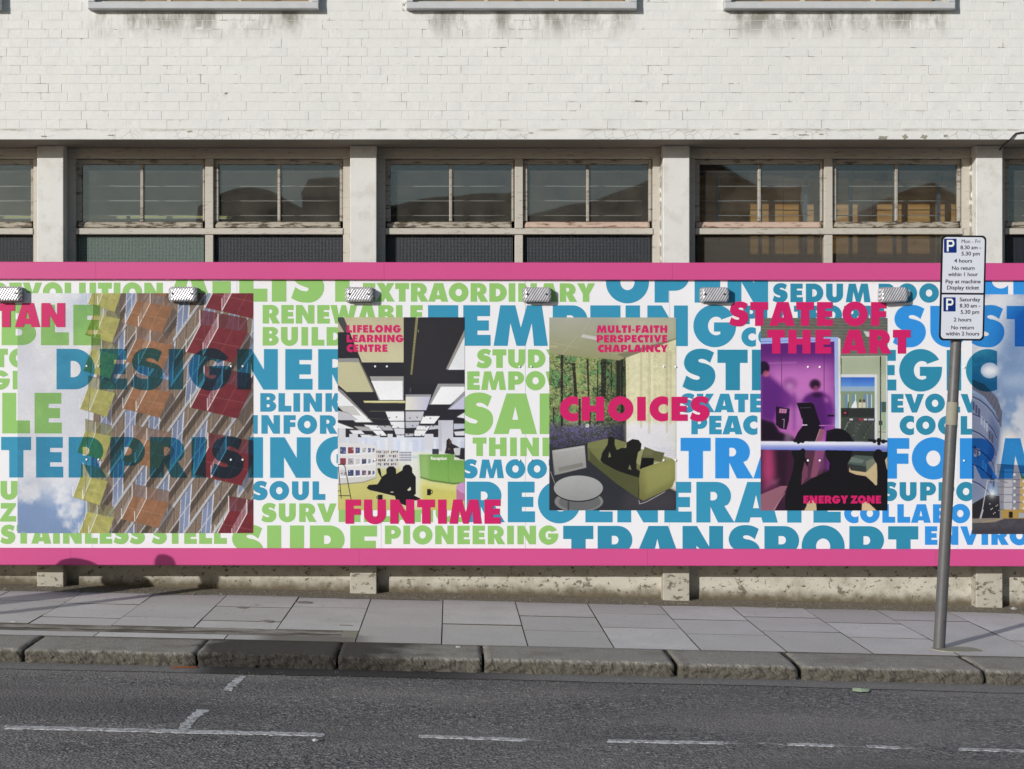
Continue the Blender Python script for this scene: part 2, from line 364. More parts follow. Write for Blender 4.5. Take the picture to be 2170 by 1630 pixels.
face = m.mr(m.math('ADD', h_, m.math('MULTIPLY', m.noise(14, 5), .05)), .026, -.006)
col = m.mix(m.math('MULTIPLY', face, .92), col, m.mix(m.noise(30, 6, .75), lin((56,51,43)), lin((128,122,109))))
col = m.mix(m.ramp(m.noise(3.2, 5), (.52, 0), (.70, .5)), col, lin((116,108,90)))
wn_ = m.noise(5, 4)
wetx = m.math('MULTIPLY', m.mr(m.math('ADD', X, m.math('MULTIPLY', wn_, .5)), -1.5, -1.3), m.mr(m.math('ADD', X, m.math('MULTIPLY', wn_, .9)), .45, -.1))
col = m.mix(m.math('MULTIPLY', wetx, .92), col, lin((58,55,51)))
m.color(col); m.bump(m.noise(55, 6, .7), 1.0, .02); m.bump(m.noise(200, 3), .6, .003); MT['granite'] = m.m
simple('bare_concrete', (150,147,132), .85, .2, var=.15, nscale=20, bump=.5)
simple('oil_stain', (134,129,124), .6, .3, var=.15, nscale=30)
simple('sand', (120,114,104), .95, .1, var=.2, nscale=1)
# interior
simple('room_paint', (58,60,66), .9, .1, var=.2, nscale=2)
m = Mat('plywood', rough=.6, spec=.25)
g = m.wave(2.2, vec=m.pos((.35,1,1.6)), dist=9, direc='Z', ds=1.2)
kn = m.ramp(m.vor(2.6), (.03, 1), (.09, 0))
m.color(m.mix(kn, m.mix(g, lin((214,158,92)), lin((236,188,124))), lin((130,84,44)))); MT['plywood'] = m.m
simple('blue_steel', (116,132,150), .4, .5, .3)
simple('rod_steel', (205,203,198), .5, .5, .3)
simple('yellow_board', (214,218,110), .5, var=.05)
simple('white_board', (236,238,230), .5, var=.05)
# far side of the street
m = Mat('dark_brick', rough=.85, spec=.2)
bt = m.n.new('ShaderNodeTexBrick'); bt.inputs['Scale'].default_value = 4.4; bt.inputs['Color1'].default_value = lin((84,76,72)); bt.inputs['Color2'].default_value = lin((70,64,62)); bt.inputs['Mortar'].default_value = lin((120,112,100))
m.l.new(m.pos((1,1,1), (math.pi/2,0,0)), bt.inputs['Vector']); m.color(bt.outputs['Color']); MT['dark_brick'] = m.m
simple('slate', (66,66,72), .7, var=.2, nscale=3)
simple('dark_window', (30,34,40), .15, .6, var=0)

# ------------------------------------------------------------------ ground, road, kerb, pavement
XL, XR = -9.0, 10.5
g = G(); g.add([(-300,-300,-1.2),(300,-300,-1.2),(300,300,-1.2),(-300,300,-1.2)], [(0,1,2,3)])
link('ground', g.mesh('ground'), MT['sand'], kind='structure')
g = G(); xs = [-34+2*i for i in range(35)]; ys = [-12,-6,0,5,6,7,8,9,10,10.6]
g.add([(x,y,zr(x,y)) for y in ys for x in xs], [(j*35+i, j*35+i+1, (j+1)*35+i+1, (j+1)*35+i) for j in range(9) for i in range(34)])
road = link('road', g.mesh('road', fix=False), MT['asphalt'], kind='structure')
# smooth gutter strip against the kerb, with a wandering edge
g = G(); n = 150; pts = []
for i in range(n+1):
    x = XL-2+(XR-XL+4)*i/n
    e = 10.02+.03*mnoise.noise((x*1.3,1,0))+.02*mnoise.noise((x*6,2,0)) - (.10 if x > 1.6 else 0)*min(1, max(0, (x-1.6)/3))
    pts.append((x, e))
V = [(x,y,zr(x,y)+.0045) for x,y in pts]+[(x,10.6,zr(x,10.6)+.0045) for x,y in pts]
g.add(V, [(i,i+1,n+2+i,n+1+i) for i in range(n)])
link('gutter_strip', g.mesh('gutter_strip', fix=False), MT['gutter_asphalt'], parent=road)

def roadpoly(name, pts, jag=.018, step=.02, mat='line_paint', h=.0025):
    """a painted mark on the road from photograph points, with worn edges"""
    P = [hit(x, y, zr)[:2] for x, y in pts]; out = []
    for i in range(len(P)):
        a, b = Vector(P[i]), Vector(P[(i+1) % len(P)]); d = (b-a).length; k = max(1, int(d/step)); nrm = Vector((-(b-a).y, (b-a).x)).normalized() if d else Vector((0,0))
        for j in range(k):
            p = a.lerp(b, j/k); q = p+nrm*(jag*mnoise.noise((p.x*19, p.y*19, 3))+jag*.6*mnoise.noise((p.x*60, p.y*60, 5))); out.append((q.x, q.y))
    g = G(); g.slab(out, zr, 0, h)
    return link(name, g.mesh(name), MT[mat], parent=road)
def dash(x0, y0, x1, y1, th=6.0):
    return roadpoly('painted_line', [(x0, y0-th*.35), (x1, y1-th*.35), (x1+3, y1+th*.2), (x1-4, y1+th*.5), (x0+3, y0+th*.5)])
dash(10,1541,687,1557,7.5); dash(888,1560,1121,1568,6.5); dash(1288,1570,1540,1575,6); dash(1668,1577,1768,1580,5.5); dash(1836,1582,1908,1585,5); dash(2030,1588,2300,1594,5.5)
dash(-480,1529,-250,1534,7)
for a_, b_, c_, d_ in ((1540,1574,1578,1575),(1600,1573,1664,1577),(1770,1579,1834,1582),(1910,1585,1960,1586),(1120,1567,1150,1568)): roadpoly('painted_line', [(a_,b_-1.6),(c_,d_-1.6),(c_,d_+2),(a_,b_+2)], mat='line_paint_worn', h=.0015, jag=.014)
roadpoly('painted_line', [(376,1548),(398,1549),(417,1524),(442,1505),(418,1504),(398,1521)])
roadpoly('painted_line', [(472,1463),(490,1464),(503,1451),(521,1434),(505,1434),(484,1451)])

pave = empty('pavement', (0,12,0), kind='structure')
g = G(); g.slab([(XL-3,10.55),(XR+3,10.55),(XR+3,13.45),(XL-3,13.45)], zp, -.25, -.014); link('bedding', g.mesh('bedding'), MT['joint_dirt'], parent=pave)
# gritty strip where the slabs meet the wall
g = G(); n = 160; pts = []
for i in range(n+1):
    x = XL+(XR-XL)*i/n; pts.append((x, 12.93+.05*mnoise.noise((x*2,7,0))+.03*mnoise.noise((x*9,7,0))))
rows = 6; V = []
for j in range(rows+1):
    for x, y in pts:
        yy = y+(13.42-y)*j/rows; V.append((x, yy, zp(x,yy)+.004*(j>0)+.006*j/rows+(.005*mnoise.noise((x*14, yy*14, 0)) if 0 < j else 0)))
g.add(V, [(j*(n+1)+i, j*(n+1)+i+1, (j+1)*(n+1)+i+1, (j+1)*(n+1)+i) for j in range(rows) for i in range(n)])
link('gritty_edge', g.mesh('gritty_edge', smooth=True, fix=False), MT['gritty_dirt'], parent=pave)
def paving(x0, x1, y0, y1):
    gp = .003; gy = .0055; r = random.Random(int(x0*100)*7+int(y0*100))
    dz = r.uniform(-.002,.002); tx, ty = r.uniform(-.0015,.0015), r.uniform(-.0015,.0015)
    x0 += gp; x1 -= gp; y0 += gy; y1 -= gy; b = .0012
    zf = lambda x, y: zp(x,y)+dz+tx*(x-x0)/.6+ty*(y-y0)/.6
    g = G(); o_ = [(x0,y0),(x1,y0),(x1,y1),(x0,y1)]; i_ = [(x0+b,y0+b),(x1-b,y0+b),(x1-b,y1-b),(x0+b,y1-b)]
    g.add([(x,y,zf(x,y)-.05) for x,y in o_]+[(x,y,zf(x,y)-b) for x,y in o_]+[(x,y,zf(x,y)) for x,y in i_],
          [(0,1,5,4),(1,2,6,5),(2,3,7,6),(3,0,4,7),(4,5,9,8),(5,6,10,9),(6,7,11,10),(7,4,8,11),(8,9,10,11)])
    g.m = [1]*8+[0]                                        # dirty arrises
    link('paving_slab', g.mesh('paving_slab', fix=False), [MT['paving_concrete'], MT['joint_dirt']], parent=pave)
PX = .594; X0 = -.063
KB = 10.80
for k in range(-15, 17):
    xa, xb = X0+k*PX, X0+(k+1)*PX
    ya = [11.71, 12.41] if k % 2 == 0 else [11.50, 12.20]
    top = 12.965
    if xb < -.5:
        lo = 11.285
        ys_ = [lo]+[y for y in (ya if k % 2 == 0 else [11.62, 12.32])]+[top]
        for a, b in zip(ys_[:-1], ys_[1:]): paving(xa, xb, a, b)
    else:
        for a, b in zip([KB]+ya, ya+[top]): paving(xa, xb, a, b)
XT = X0-PX
x = XT
while x > XL-1:                                             # narrow slabs between trench and kerb
    paving(max(x-.9, XL-1), x, KB, 11.0); x -= .9
g = G(); n = 90; V = []
for j, yy in enumerate([11.003, 11.05, 11.12, 11.17, 11.24, 11.282]):
    for i in range(n+1):
        x = XL-1+(XT-.12-(XL-1))*i/n; V.append((x, yy, zp(x,yy)-[.003,.012,.008,.016,.010,.002][j]+.005*mnoise.noise((x*5, yy*20, 0))))
g.add(V, [(j*(n+1)+i, j*(n+1)+i+1, (j+1)*(n+1)+i+1, (j+1)*(n+1)+i) for j in range(5) for i in range(n)])
link('trench_infill', g.mesh('trench_infill', smooth=True, fix=False), MT['trench_tarmac'], parent=pave, label='rough tarmac strip filling the trench between slabs and kerb')
g = G(); g.slab([(XT-.115,11.005),(XT-.005,11.005),(XT-.005,11.28),(XT-.115,11.28)], zp, -.05, -.001); link('mortar_fill', g.mesh('mortar_fill'), MT['bare_concrete'], parent=pave)
def blob(name, px, py, rx, ry, mat, parent, zf=zp, h=.0015, seed=0, n=26):
    cx_, cy_, _ = hit(px, py, zf)
    pts = []
    for i in range(n):
        a = 2*math.pi*i/n; k = 1+.28*mnoise.noise((math.cos(a)*1.5+seed, math.sin(a)*1.5, seed)); pts.append((cx_+rx*k*math.cos(a), cy_+ry*k*math.sin(a)))
    g = G(); g.slab(pts, zf, 0, h); return link(name, g.mesh(name), MT[mat], parent=parent)
for i, (a, b, c, d) in enumerate([(645,1277,.075,.05),(514,1288,.05,.055),(567,1317,.05,.05),(545,1283,.02,.02),(733,1326,.05,.02)]): blob('stain', a, b, c, d, 'oil_stain', pave, h=.0032, seed=i*3.1)
c_ = hit(2034, 1377, zp)
g = G(); n = 26; pts = []
for i in range(n):
    a = 2*math.pi*i/n; k = 1+.3*mnoise.noise((math.cos(a)+4, math.sin(a), 2)); pts.append((c_[0]-.03+.17*k*math.cos(a), max(10.81, c_[1]-.02+.10*k*math.sin(a))))
g.slab(pts, zp, 0, .007); link('concrete_patch', g.mesh('concrete_patch'), MT['bare_concrete'], parent=pave)

# kerb of long granite stones, rounded and worn
kerb = empty('kerb', (0,10.5,0), kind='structure')
joints = [-8.2,-7.0,-5.6,-4.15,-2.80,-1.665,-.745,.213,1.475,2.285,3.50,4.62,5.9,7.2,8.5,9.9]
gap = [.01,.01,.01,.012,.018,.008,.010,.014,.022,.026,.020,.012,.01,.01,.01,.01]
def kerbstone(xa, xb, ga, gb, seed):
    r = random.Random(seed); xa += ga/2+.003; xb -= gb/2+.003
    dz = r.uniform(-.004,.004); front = 10.285+r.uniform(-.012,.010)
    prof = [(10.795,-.05),(10.793,-.004),(10.785,0),(10.70,0),(10.62,0),(10.52,0),(10.44,0),(10.37,-.001),(front+.03,-.002),(front+.008,-.006),(front,-.015),(front-.004,-.026),(front-.006,-.038),(front-.008,-.05),(front-.008,-.062),(front-.008,-.074),(front-.006,-.086),(front-.004,-.098),(front-.002,-.11),(front,-.125),(front,-.2)]
    nx = max(6, int((xb-xa)/.014)); V = []
    for i in range(nx+1):
        t = i/nx; x = xa+(xb-xa)*t; ed = min(x-xa, xb-x); rd = max(0, 1-ed/.03)
        for j, (y, h) in enumerate(prof):
            f = 1 if j >= 9 else (.22 if 2 < j < 9 else .1)
            nz = mnoise.noise((x*7+seed, h*14, seed))*.020*f+mnoise.noise((x*22+seed, seed, h*34))*.018*f+mnoise.noise((x*60+seed, seed, h*80))*.010*f
            yy = y-nz-(-.018*rd*rd if j >= 7 else 0); hh = h+nz*(.12 if j >= 9 else .35)-.012*rd*rd*(1 if 1 < j < 20 else 0)-(.022*max(0, mnoise.noise((x*5+seed, 8, seed))-.25) if j in (8, 9, 10) else 0)
            if j == len(prof)-2: yy += .014*max(0, mnoise.noise((x*4, seed, 1)))
            xx = x+(.006*mnoise.noise((y*12, h*20, seed+(5 if i else 0))) if i in (0, nx) else 0)
            V.append((xx, yy, zp(xx, min(max(yy,10.2),10.8))+hh+dz))
    m_ = len(prof)
    g = G(); g.add(V, [(i*m_+j, (i+1)*m_+j, (i+1)*m_+j+1, i*m_+j+1) for i in range(nx) for j in range(m_-1)]+[tuple(range(m_)), tuple(nx*m_+j for j in range(m_-1,-1,-1))])
    me = g.mesh('kerb_stone'); me.polygons.foreach_set('use_smooth', [len(p.vertices) == 4 and p.normal.z > .8 for p in me.polygons])
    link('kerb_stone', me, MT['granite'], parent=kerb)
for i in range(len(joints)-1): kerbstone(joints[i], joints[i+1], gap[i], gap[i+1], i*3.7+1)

# ------------------------------------------------------------------ the building
YL, YC, YW = 12.90, 13.19, 13.33          # lintel/brick face, column face, window frame face
ZL = wz(296, YL); ZB = wz(273.5, YL)        # lintel underside and the first brick bed
COURSE = .0744
bld = empty('factory_building', (0,13.2,0), 'painted white brick building with long steel and timber windows behind the printed hoarding', 'building')
# upper window openings: photograph edges of the concrete surround, at its own depth
YS = 12.82
PITCHU = wx(1535, YS)-wx(860, YS)
U0 = wx(186, YS)
UW = wx(675, YS)-wx(186, YS)
ups = [U0+PITCHU*k for k in (-2,-1,0,1,2,3)]
ZU0 = wz(18, YS); ZU1 = ZU0+1.35
openings = [(x+.05, x+UW-.05, ZU0+.0, ZU1) for x in ups]
# backing wall (joint paint) split round the openings
WX0, WX1, WZ1 = -11.0, 12.5, 7.6
g = G(); yb0, yb1 = YL+.0020, YL+.30
g.box(WX0, WX1, yb0, yb1, ZL+.001, ZU0)
xs_ = [WX0]+[v for o_ in openings for v in (o_[0], o_[1])]+[WX1]
for i in range(0, len(xs_), 2): g.box(xs_[i], xs_[i+1], yb0, yb1, ZU0, ZU1)
g.box(WX0, WX1, yb0, yb1, ZU1, WZ1)
link('wall', g.mesh('wall'), MT['joint_paint'], parent=bld)
g = G(); n = 240; zt = ZB-.002
V = []                                                     # lintel face with a slightly wavy, patched surface
for i in range(n+1):
    x = WX0+(WX1-WX0)*i/n
    for z in (ZL, ZL+.004, ZL+.04, zt-.01, zt+.004*mnoise.noise((x*5,0,0))):
        V.append((x, YL-.004+(.004 if z == ZL else 0)+.0035*mnoise.noise((x*4, z*9, 0)), z))
g.add(V, [(i*5+j, (i+1)*5+j, (i+1)*5+j+1, i*5+j+1) for i in range(n) for j in range(4)])
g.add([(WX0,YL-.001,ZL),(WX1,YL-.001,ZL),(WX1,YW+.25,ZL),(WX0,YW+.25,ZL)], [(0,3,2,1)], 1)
lint = link('lintel', g.mesh('lintel', fix=False), [MT['painted_lintel'], MT['soffit_paint']], parent=bld)
for px, py, a, b in [(1870,292,20,7),(1917,290,11,9),(1957,290,13,8),(2003,288,9,5),(1702,286,22,2),(1640,285,14,2),(1560,284,10,2),(1740,285,9,2),(402,279,12,3),(236,287,14,2),(1125,282,9,2),(655,277,14,2),(93,289,12,2)]:
    pts = []
    for i in range(11):
        t = 2*math.pi*i/11; k = 1+.35*math.sin(i*2.3+px); pts.append((wx(px+a/2*k*math.cos(t), YL), wz(py+b/2*k*math.sin(t), YL)))
    g = G(); g.prism(pts, YL-.0095, YL-.002); link('bare_patch', g.mesh('bare_patch'), MT['bare_concrete'], parent=lint)

# bricks in Flemish bond: shared stretcher and header meshes
def brickmesh(name, L, H, b, seed):
    r = random.Random(seed); j = lambda s=.0008: r.uniform(-s, s)
    g = G(); x0, x1, z0, z1 = -L/2, L/2, -H/2, H/2
    V = [(x0,.006,z0),(x1,.006,z0),(x1,.006,z1),(x0,.006,z1), (x0+j(),.0014,z0+j()),(x1+j(),.0014,z0+j()),(x1+j(),.0014,z1+j()),(x0+j(),.0014,z1+j())]
    V += [(x0+b+j(),j(.0006),z0+b+j()),(0,j(.0006),z0+b*.8+j()),(x1-b+j(),j(.0006),z0+b+j()),(x1-b+j(),j(.0006),z1-b+j()),(0,j(.0006),z1-b*.8+j()),(x0+b+j(),j(.0006),z1-b+j())]
    g.add(V, [(0,1,5,4),(1,2,6,5),(2,3,7,6),(3,0,4,7),(4,5,10,9,8),(5,6,11,10),(6,7,13,12,11),(7,4,8,13),(8,9,12,13),(9,10,11,12)])
    me = g.mesh(name, fix=False); me.materials.append(MT['painted_brick']); return me
SL, HL, JT = .2195, .1095, .0026
sm = [brickmesh('brick', SL-JT, COURSE-JT, .0018, i) for i in range(6)]
hm = [brickmesh('header', HL-JT, COURSE-JT, .0018, 20+i) for i in range(4)]
per = SL+HL; cand = []; rb = random.Random(3)
rows_n = int((WZ1-ZB)/COURSE)
for rr in range(rows_n):
    zc = ZB+(rr+.5)*COURSE; off = (0 if rr % 2 == 0 else per/2)+.09+rb.uniform(-.012,.012)
    k = int((WX0-off)/per)-1; x = off+k*per
    while x < WX1:
        for L, ms in ((SL, sm), (HL, hm)):
            xc = x+L/2; x += L
            if xc-L/2 < WX0 or xc+L/2 > WX1: continue
            inside = [o_ for o_ in openings if xc+L/2 > o_[0]+.004 and xc-L/2 < o_[1]-.004 and o_[2]-.001 < zc < o_[3]]
            if inside: continue
            px = CX+xc/YL*F; py = CY-(zc-HC)/YL*F
            cand.append((xc, zc, L, ms[rb.randrange(len(ms))], px, py, rb.uniform(-.0012,.0016)))
inview = sorted([c for c in cand if c[2] == SL and 20 < c[4] < 2150 and c[5] > -8], key=lambda c: abs(c[4]-1085)/2.2+abs(c[5]-150))
sel = set(id(c) for c in inview[:300])
gb = G()
for c in cand:
    xc, zc, L, me, px, py, dy = c
    if id(c) in sel:
        o = bpy.data.objects.new('brick', me); S.collection.objects.link(o); o.parent = bld
        o.location = Vector((xc, YL+dy, zc))-WLOC[bld.name]; o.rotation_euler = (rb.uniform(-.006,.006), rb.uniform(-.004,.004), rb.uniform(-.003,.003)); WLOC[o.name] = Vector((xc, YL+dy, zc))
    else:
        ra, rz_ = rb.uniform(-.006,.006), rb.uniform(-.003,.003)
        gb.add([(v.co.x+xc, v.co.y+YL+dy+ra*v.co.z+rz_*v.co.x, v.co.z+zc) for v in me.vertices], [tuple(p.vertices) for p in me.polygons])
link('brickwork', gb.mesh('brickwork', fix=False), MT['painted_brick'], parent=bld, kind='stuff')

# upper windows with projecting concrete surrounds
for i, x in enumerate(ups):
    t = empty('upper_window', (x+UW/2, YS, ZU0)); t.parent = bld; t.location = Vector((x+UW/2, YS, ZU0))-WLOC[bld.name]
    g = G(); g.bbox(x, x+UW, YS, YL+.02, ZU0, ZU0+wz(4,YS)-wz(18,YS), .005)
    g.bbox(x, x+.055, YS+.004, YL+.02, ZU0+.056, ZU1+.05, .004); g.bbox(x+UW-.055, x+UW, YS+.004, YL+.02, ZU0+.056, ZU1+.05, .004); g.bbox(x, x+UW, YS, YL+.02, ZU1+.05, ZU1+.11, .004)
    link('surround', g.mesh('surround'), MT['sill_concrete'], parent=t)
    g = G(); z0, z1 = ZU0+.056, ZU1+.05; yf = YS+.06; xa, xb = x+.057, x+UW-.057
    g.box(xa, xb, yf, yf+.04, z0, z0+.018)
    for k in range(4):
        q = xa+(xb-xa-.03)*k/3; g.box(q, q+.03, yf+.002, yf+.04, z0+.018, z1)
    link('frame', g.mesh('frame'), MT['frame_paint'], parent=t)
    g = G(); g.box(xa, xb, yf+.045, yf+.05, z0, z1); link('pane', g.mesh('pane'), MT['clear_glass'], parent=t)
    g = G(); g.box(xa+.01, xb-.01, yf+.35, yf+.36, z0, z1-.3); link('blind', g.mesh('blind'), MT['plywood'], parent=t)

# columns and plinth
PITCH = 2.628; COLX = wx(78.3, YC); COLW = .2235
for k in range(-2, 6):
    x = COLX+PITCH*k; g = G(); g.bbox(x, x+COLW, YC, YW+.20, zp(x,YC)-.1, ZL+.0, .006)
    link('column', g.mesh('column'), MT['painted_column'], parent=bld)
    xa, xb = x+COLW, x+PITCH
    g = G(); yp = 13.315; nx = 60; V = []; zs = [-.1, .04, .09, .15, .22, .3, .8]
    for i in range(nx+1):
        xx = xa+(xb-xa)*i/nx
        for z in zs: V.append((xx, yp+.006*mnoise.noise((xx*6, z*14, 2)), zp(xx,yp)+z))
    nz = len(zs); g.add(V, [(i*nz+j, (i+1)*nz+j, (i+1)*nz+j+1, i*nz+j+1) for i in range(nx) for j in range(nz-1)])
    link('plinth', g.mesh('plinth', smooth=True, fix=False), MT['plinth_paint'], parent=bld)

# long ground floor windows, one between each pair of columns
def W1(px, Y=YW): return wx(px, Y)
def Zw(py, Y=YW): return wz(py, Y)
ZBOT = Zw(800)
for k in range(-2, 4):
    dx = PITCH*k
    X = lambda px, Y=YW: wx(px, Y)+dx
    xl, xr = COLX+COLW+PITCH*k, COLX+PITCH*(k+1)
    t = empty('window', (X(443), YW, Zw(490))); t.parent = bld; t.location = Vector((X(443), YW, Zw(490)))-WLOC[bld.name]
    g = G(); b = .004
    g.bbox(xl+.001, X(160), YW, YW+.12, ZBOT, Zw(336), b); g.bbox(X(727), X(743), YW, YW+.12, ZBOT, Zw(336), b)
    g.bbox(xl+.001, xr-.001, YW-.006, YW+.12, Zw(336), ZL-.001, b)
    g.bbox(X(434.5), X(452), YW+.002, YW+.12, ZBOT, Zw(497), b); g.bbox(X(434.5), X(452), YW+.002, YW+.12, Zw(484), Zw(336), b)
    link('frame', g.mesh('frame'), MT['frame_paint'], parent=t)
    g = G(); g.bbox(X(160), X(727), YW-.012, YW+.12, Zw(497), Zw(484), b); link('transom', g.mesh('transom'), MT['frame_paint'], parent=t)
    for j, (a, c, gl_) in enumerate([(160, 434.5, (173,297,304,429.6)), (452, 727, (463.5,588,594.5,720))]):
        ys_ = YW+.035
        wood = 'pink_primer_timber' if (k, j) in ((1,1),(2,0)) else 'weathered_timber'
        g = G(); g.bbox(X(a,ys_)+.001, X(gl_[0],ys_), ys_, ys_+.045, Zw(469,ys_), Zw(338,ys_), .006); g.bbox(X(gl_[3],ys_), X(c,ys_)-.001, ys_, ys_+.045, Zw(469,ys_), Zw(338,ys_), .006)
        g.bbox(X(gl_[0],ys_), X(gl_[3],ys_), ys_+.001, ys_+.045, Zw(348,ys_), Zw(338,ys_), .005)
        link('sash', g.mesh('sash'), MT['sash_paint'], parent=t)
        g = G(); g.bbox(X(gl_[1],ys_), X(gl_[2],ys_), ys_+.008, ys_+.045, Zw(469,ys_), Zw(348,ys_), .006)
        link('glazing_bar', g.mesh('glazing_bar'), MT['sash_paint'], parent=t)
        # weathered bottom rail, warped and split
        g = G(); n = 46; V = []; prof = [(.02,0),(.004,.002),(-.002,.010),(0,.020),(.006,.030),(.012,.040),(.02,.052),(.04,.056)]
        xa, xb = X(a+5,ys_), X(c-5,ys_)
        for i in range(n+1):
            xx = xa+(xb-xa)*i/n
            for (yy, zz) in prof:
                q = .004*mnoise.noise((xx*7+k*3, zz*60, j))+.003*mnoise.noise((xx*30, zz*90, j)); V.append((xx, ys_-.012+yy+q, Zw(483.5,ys_)+zz+q*.6))
        m_ = len(prof); g.add(V, [(i*m_+q, (i+1)*m_+q, (i+1)*m_+q+1, i*m_+q+1) for i in range(n) for q in range(m_-1)]+[tuple(range(m_)), tuple(n*m_+q for q in range(m_-1,-1,-1))])
        link('bottom_rail', g.mesh('bottom_rail', smooth=True), MT[wood], parent=t)
        for (p, q) in ((gl_[0], gl_[1]), (gl_[2], gl_[3])):
            yg = ys_+.028; g = G(); g.box(X(p,yg)-.004, X(q,yg)+.004, yg, yg+.004, Zw(470,yg), Zw(346,yg)); link('pane', g.mesh('pane'), MT['clear_glass'], parent=t)
        mt_ = 'obscured_glass_reeded' if k == 2 else ('obscured_glass_lit' if (k, j) == (0,0) else 'obscured_glass_dark')
        yg = YW+.05; g = G(); g.box(X(a+4,yg), X(c-2,yg), yg, yg+.006, ZBOT, Zw(498,yg)); link('lower_pane', g.mesh('lower_pane'), MT[mt_], parent=t)
    # lumpy mortar filler between frame and the next column
    g = G(); n = 60; V = []
    za, zb = ZBOT, Zw(336)
    for i in range(n+1):
        z = za+(zb-za)*i/n
        for q, (ox, oy) in enumerate([(0,.0),(.006,-.03),(.016,-.045),(.024,-.04),(.030,0)]):
            s_ = 1 if k in (0,1,2,3) else .4
            V.append((X(743)-.006+ox+s_*.006*mnoise.noise((z*14,q,k)), YW+oy*s_*(1+1.1*mnoise.noise((z*9,q*2,k+9))), z))
    g.add(V, [(i*5+q, i*5+q+1, (i+1)*5+q+1, (i+1)*5+q) for i in range(n) for q in range(4)])
    link('joint_filler', g.mesh('joint_filler', fix=False), MT['peeling_filler'], parent=t)
    # horizontal steel rods inside the top lights
    yr_ = 13.56
    for py in (364,395,426,457):
        g = G()
        for a, c in ((176, 425), (466, 716)):
            P = [(X(a,yr_)+(X(c,yr_)-X(a,yr_))*q/8, yr_, wz(py,yr_)+.004*mnoise.noise((a+q*.7, py, k))) for q in range(9)]
            g.tube(P, .0045, 6)
        link('security_rod', g.mesh('security_rod', smooth=True), MT['rod_steel'], parent=t)

# rooms behind the windows
rooms = empty('interior', (0,15,0), kind='structure')
g = G(); rx0, rx1 = WX0, WX1
g.add([(rx0,17.5,-.5),(rx1,17.5,-.5),(rx1,17.5,4.4),(rx0,17.5,4.4)], [(0,1,2,3)]); g.add([(rx0,13.5,4.2),(rx1,13.5,4.2),(rx1,17.5,4.2),(rx0,17.5,4.2)], [(0,1,2,3)])
g.add([(rx0,13.5,.4),(rx1,13.5,.4),(rx1,17.5,.4),(rx0,17.5,.4)], [(0,1,2,3)]); g.add([(rx0,13.5,.3),(rx0,17.5,.3),(rx0,17.5,4.3),(rx0,13.5,4.3)], [(0,1,2,3)]); g.add([(rx1,13.5,.3),(rx1,17.5,.3),(rx1,17.5,4.3),(rx1,13.5,4.3)], [(0,1,2,3)])
g.box(rx0, rx1, 13.46, 13.50, ZL+.002, 4.4)
for xx in (COLX+PITCH*2+.11, COLX+PITCH*3+.11): g.box(xx-.03, xx+.03, 13.42, 17.4, .3, 4.25)
link('room', g.mesh('room'), MT['room_paint'], parent=rooms)
# roof so that no light leaks into the rooms
g = G(); g.box(WX0, WX1, 12.95, 22, 7.55, 7.7); g.box(WX0, WX1, 21.8, 22, -.6, 7.6); g.box(WX0, WX0+.1, 13.2, 22, -.6, 7.6); g.box(WX1-.1, WX1, 13.2, 22, -.6, 7.6); g.box(WX0, WX1, 13.2, 21.8, 4.42, 4.6)
link('roof', g.mesh('roof'), MT['slate'], parent=bld)
yp_ = 13.98
edges = [1478, 1660, 1850, 2062]
for i in range(3):
    x0, x1 = wx(edges[i], yp_), wx(edges[i+1], yp_)
    g = G(); g.box(x0+.003, x1-.003, yp_+.004*(i % 2), yp_+.018+.004*(i % 2), .5, wz(372+6*i, yp_))
    b_ = link('plywood_board', g.mesh('plywood_board'), MT['plywood'], cat='board', group='plywood boards behind the right window',
         label=['leftmost plywood board standing inside the window left of the parking sign', 'middle plywood board standing inside the window left of the parking sign', 'rightmost plywood board standing inside the window nearest the parking sign'][i])
for i, px in enumerate([1523, 1612, 1708, 1804, 1897, 1990]):
    yq = 13.80; x = wx(px, yq); g = G(); g.box(x-.012, x+.012, yq, yq+.03, .5, wz(372,yq)); g.box(x-.016, x-.012, yq-.004, yq+.034, .5, wz(372,yq))
    link('steel_stud', g.mesh('steel_stud'), MT['blue_steel'], cat='stud', group='blue grey steel studs in front of the plywood', label='blue grey steel stud behind the right window, '+['leftmost of six','second of six','third of six','fourth of six','fifth of six','rightmost of six'][i])
for i, (a, b) in enumerate([(172, 268), (276, 430), (463, 491), (-40, 66)]):
    yq = 13.62; g = G(); g.box(wx(a,yq), wx(b,yq), yq, yq+.02, wz(461.0,yq), wz(457.8,yq)); g.box(wx(a,yq), wx(b,yq), yq-.001, yq+.02, wz(464.3,yq), wz(461.6,yq), 1)
    link('shelf_board', g.mesh('shelf_board'), [MT['yellow_board'], MT['white_board']], cat='shelf board', group='pale boards lying inside the left windows', label=['yellow and white board edge inside the pane right of the leftmost column', 'yellow and white board edge low in the second pane of the left window', 'short yellow board end low in the third pane of the left window', 'yellow board edge inside the window cut off by the left border'][i])

# black cable leaving the wall at the top right
yc_ = 12.885
P = [(wx(2185,yc_),yc_,wz(282,yc_)),(wx(2165,yc_),yc_,wz(281,yc_)),(wx(2153,yc_),yc_,wz(283,yc_)),(wx(2146,yc_),yc_-.01,wz(289,yc_)),(wx(2140,yc_),yc_-.01,wz(296,yc_)),(wx(2133,13.0),13.0,wz(303,13.0)),(wx(2124,13.15),13.15,wz(310,13.15)),(wx(2118,13.18),13.18,wz(318,13.18))]
P = [(wx(2400,yc_),yc_,wz(270,yc_))]+P
g = G(); g.tube(P, .0065, 8); link('electric_cable', g.mesh('electric_cable', smooth=True), MT['cable_black'], label='black cable looping off the white lintel beside the right column', cat='cable')

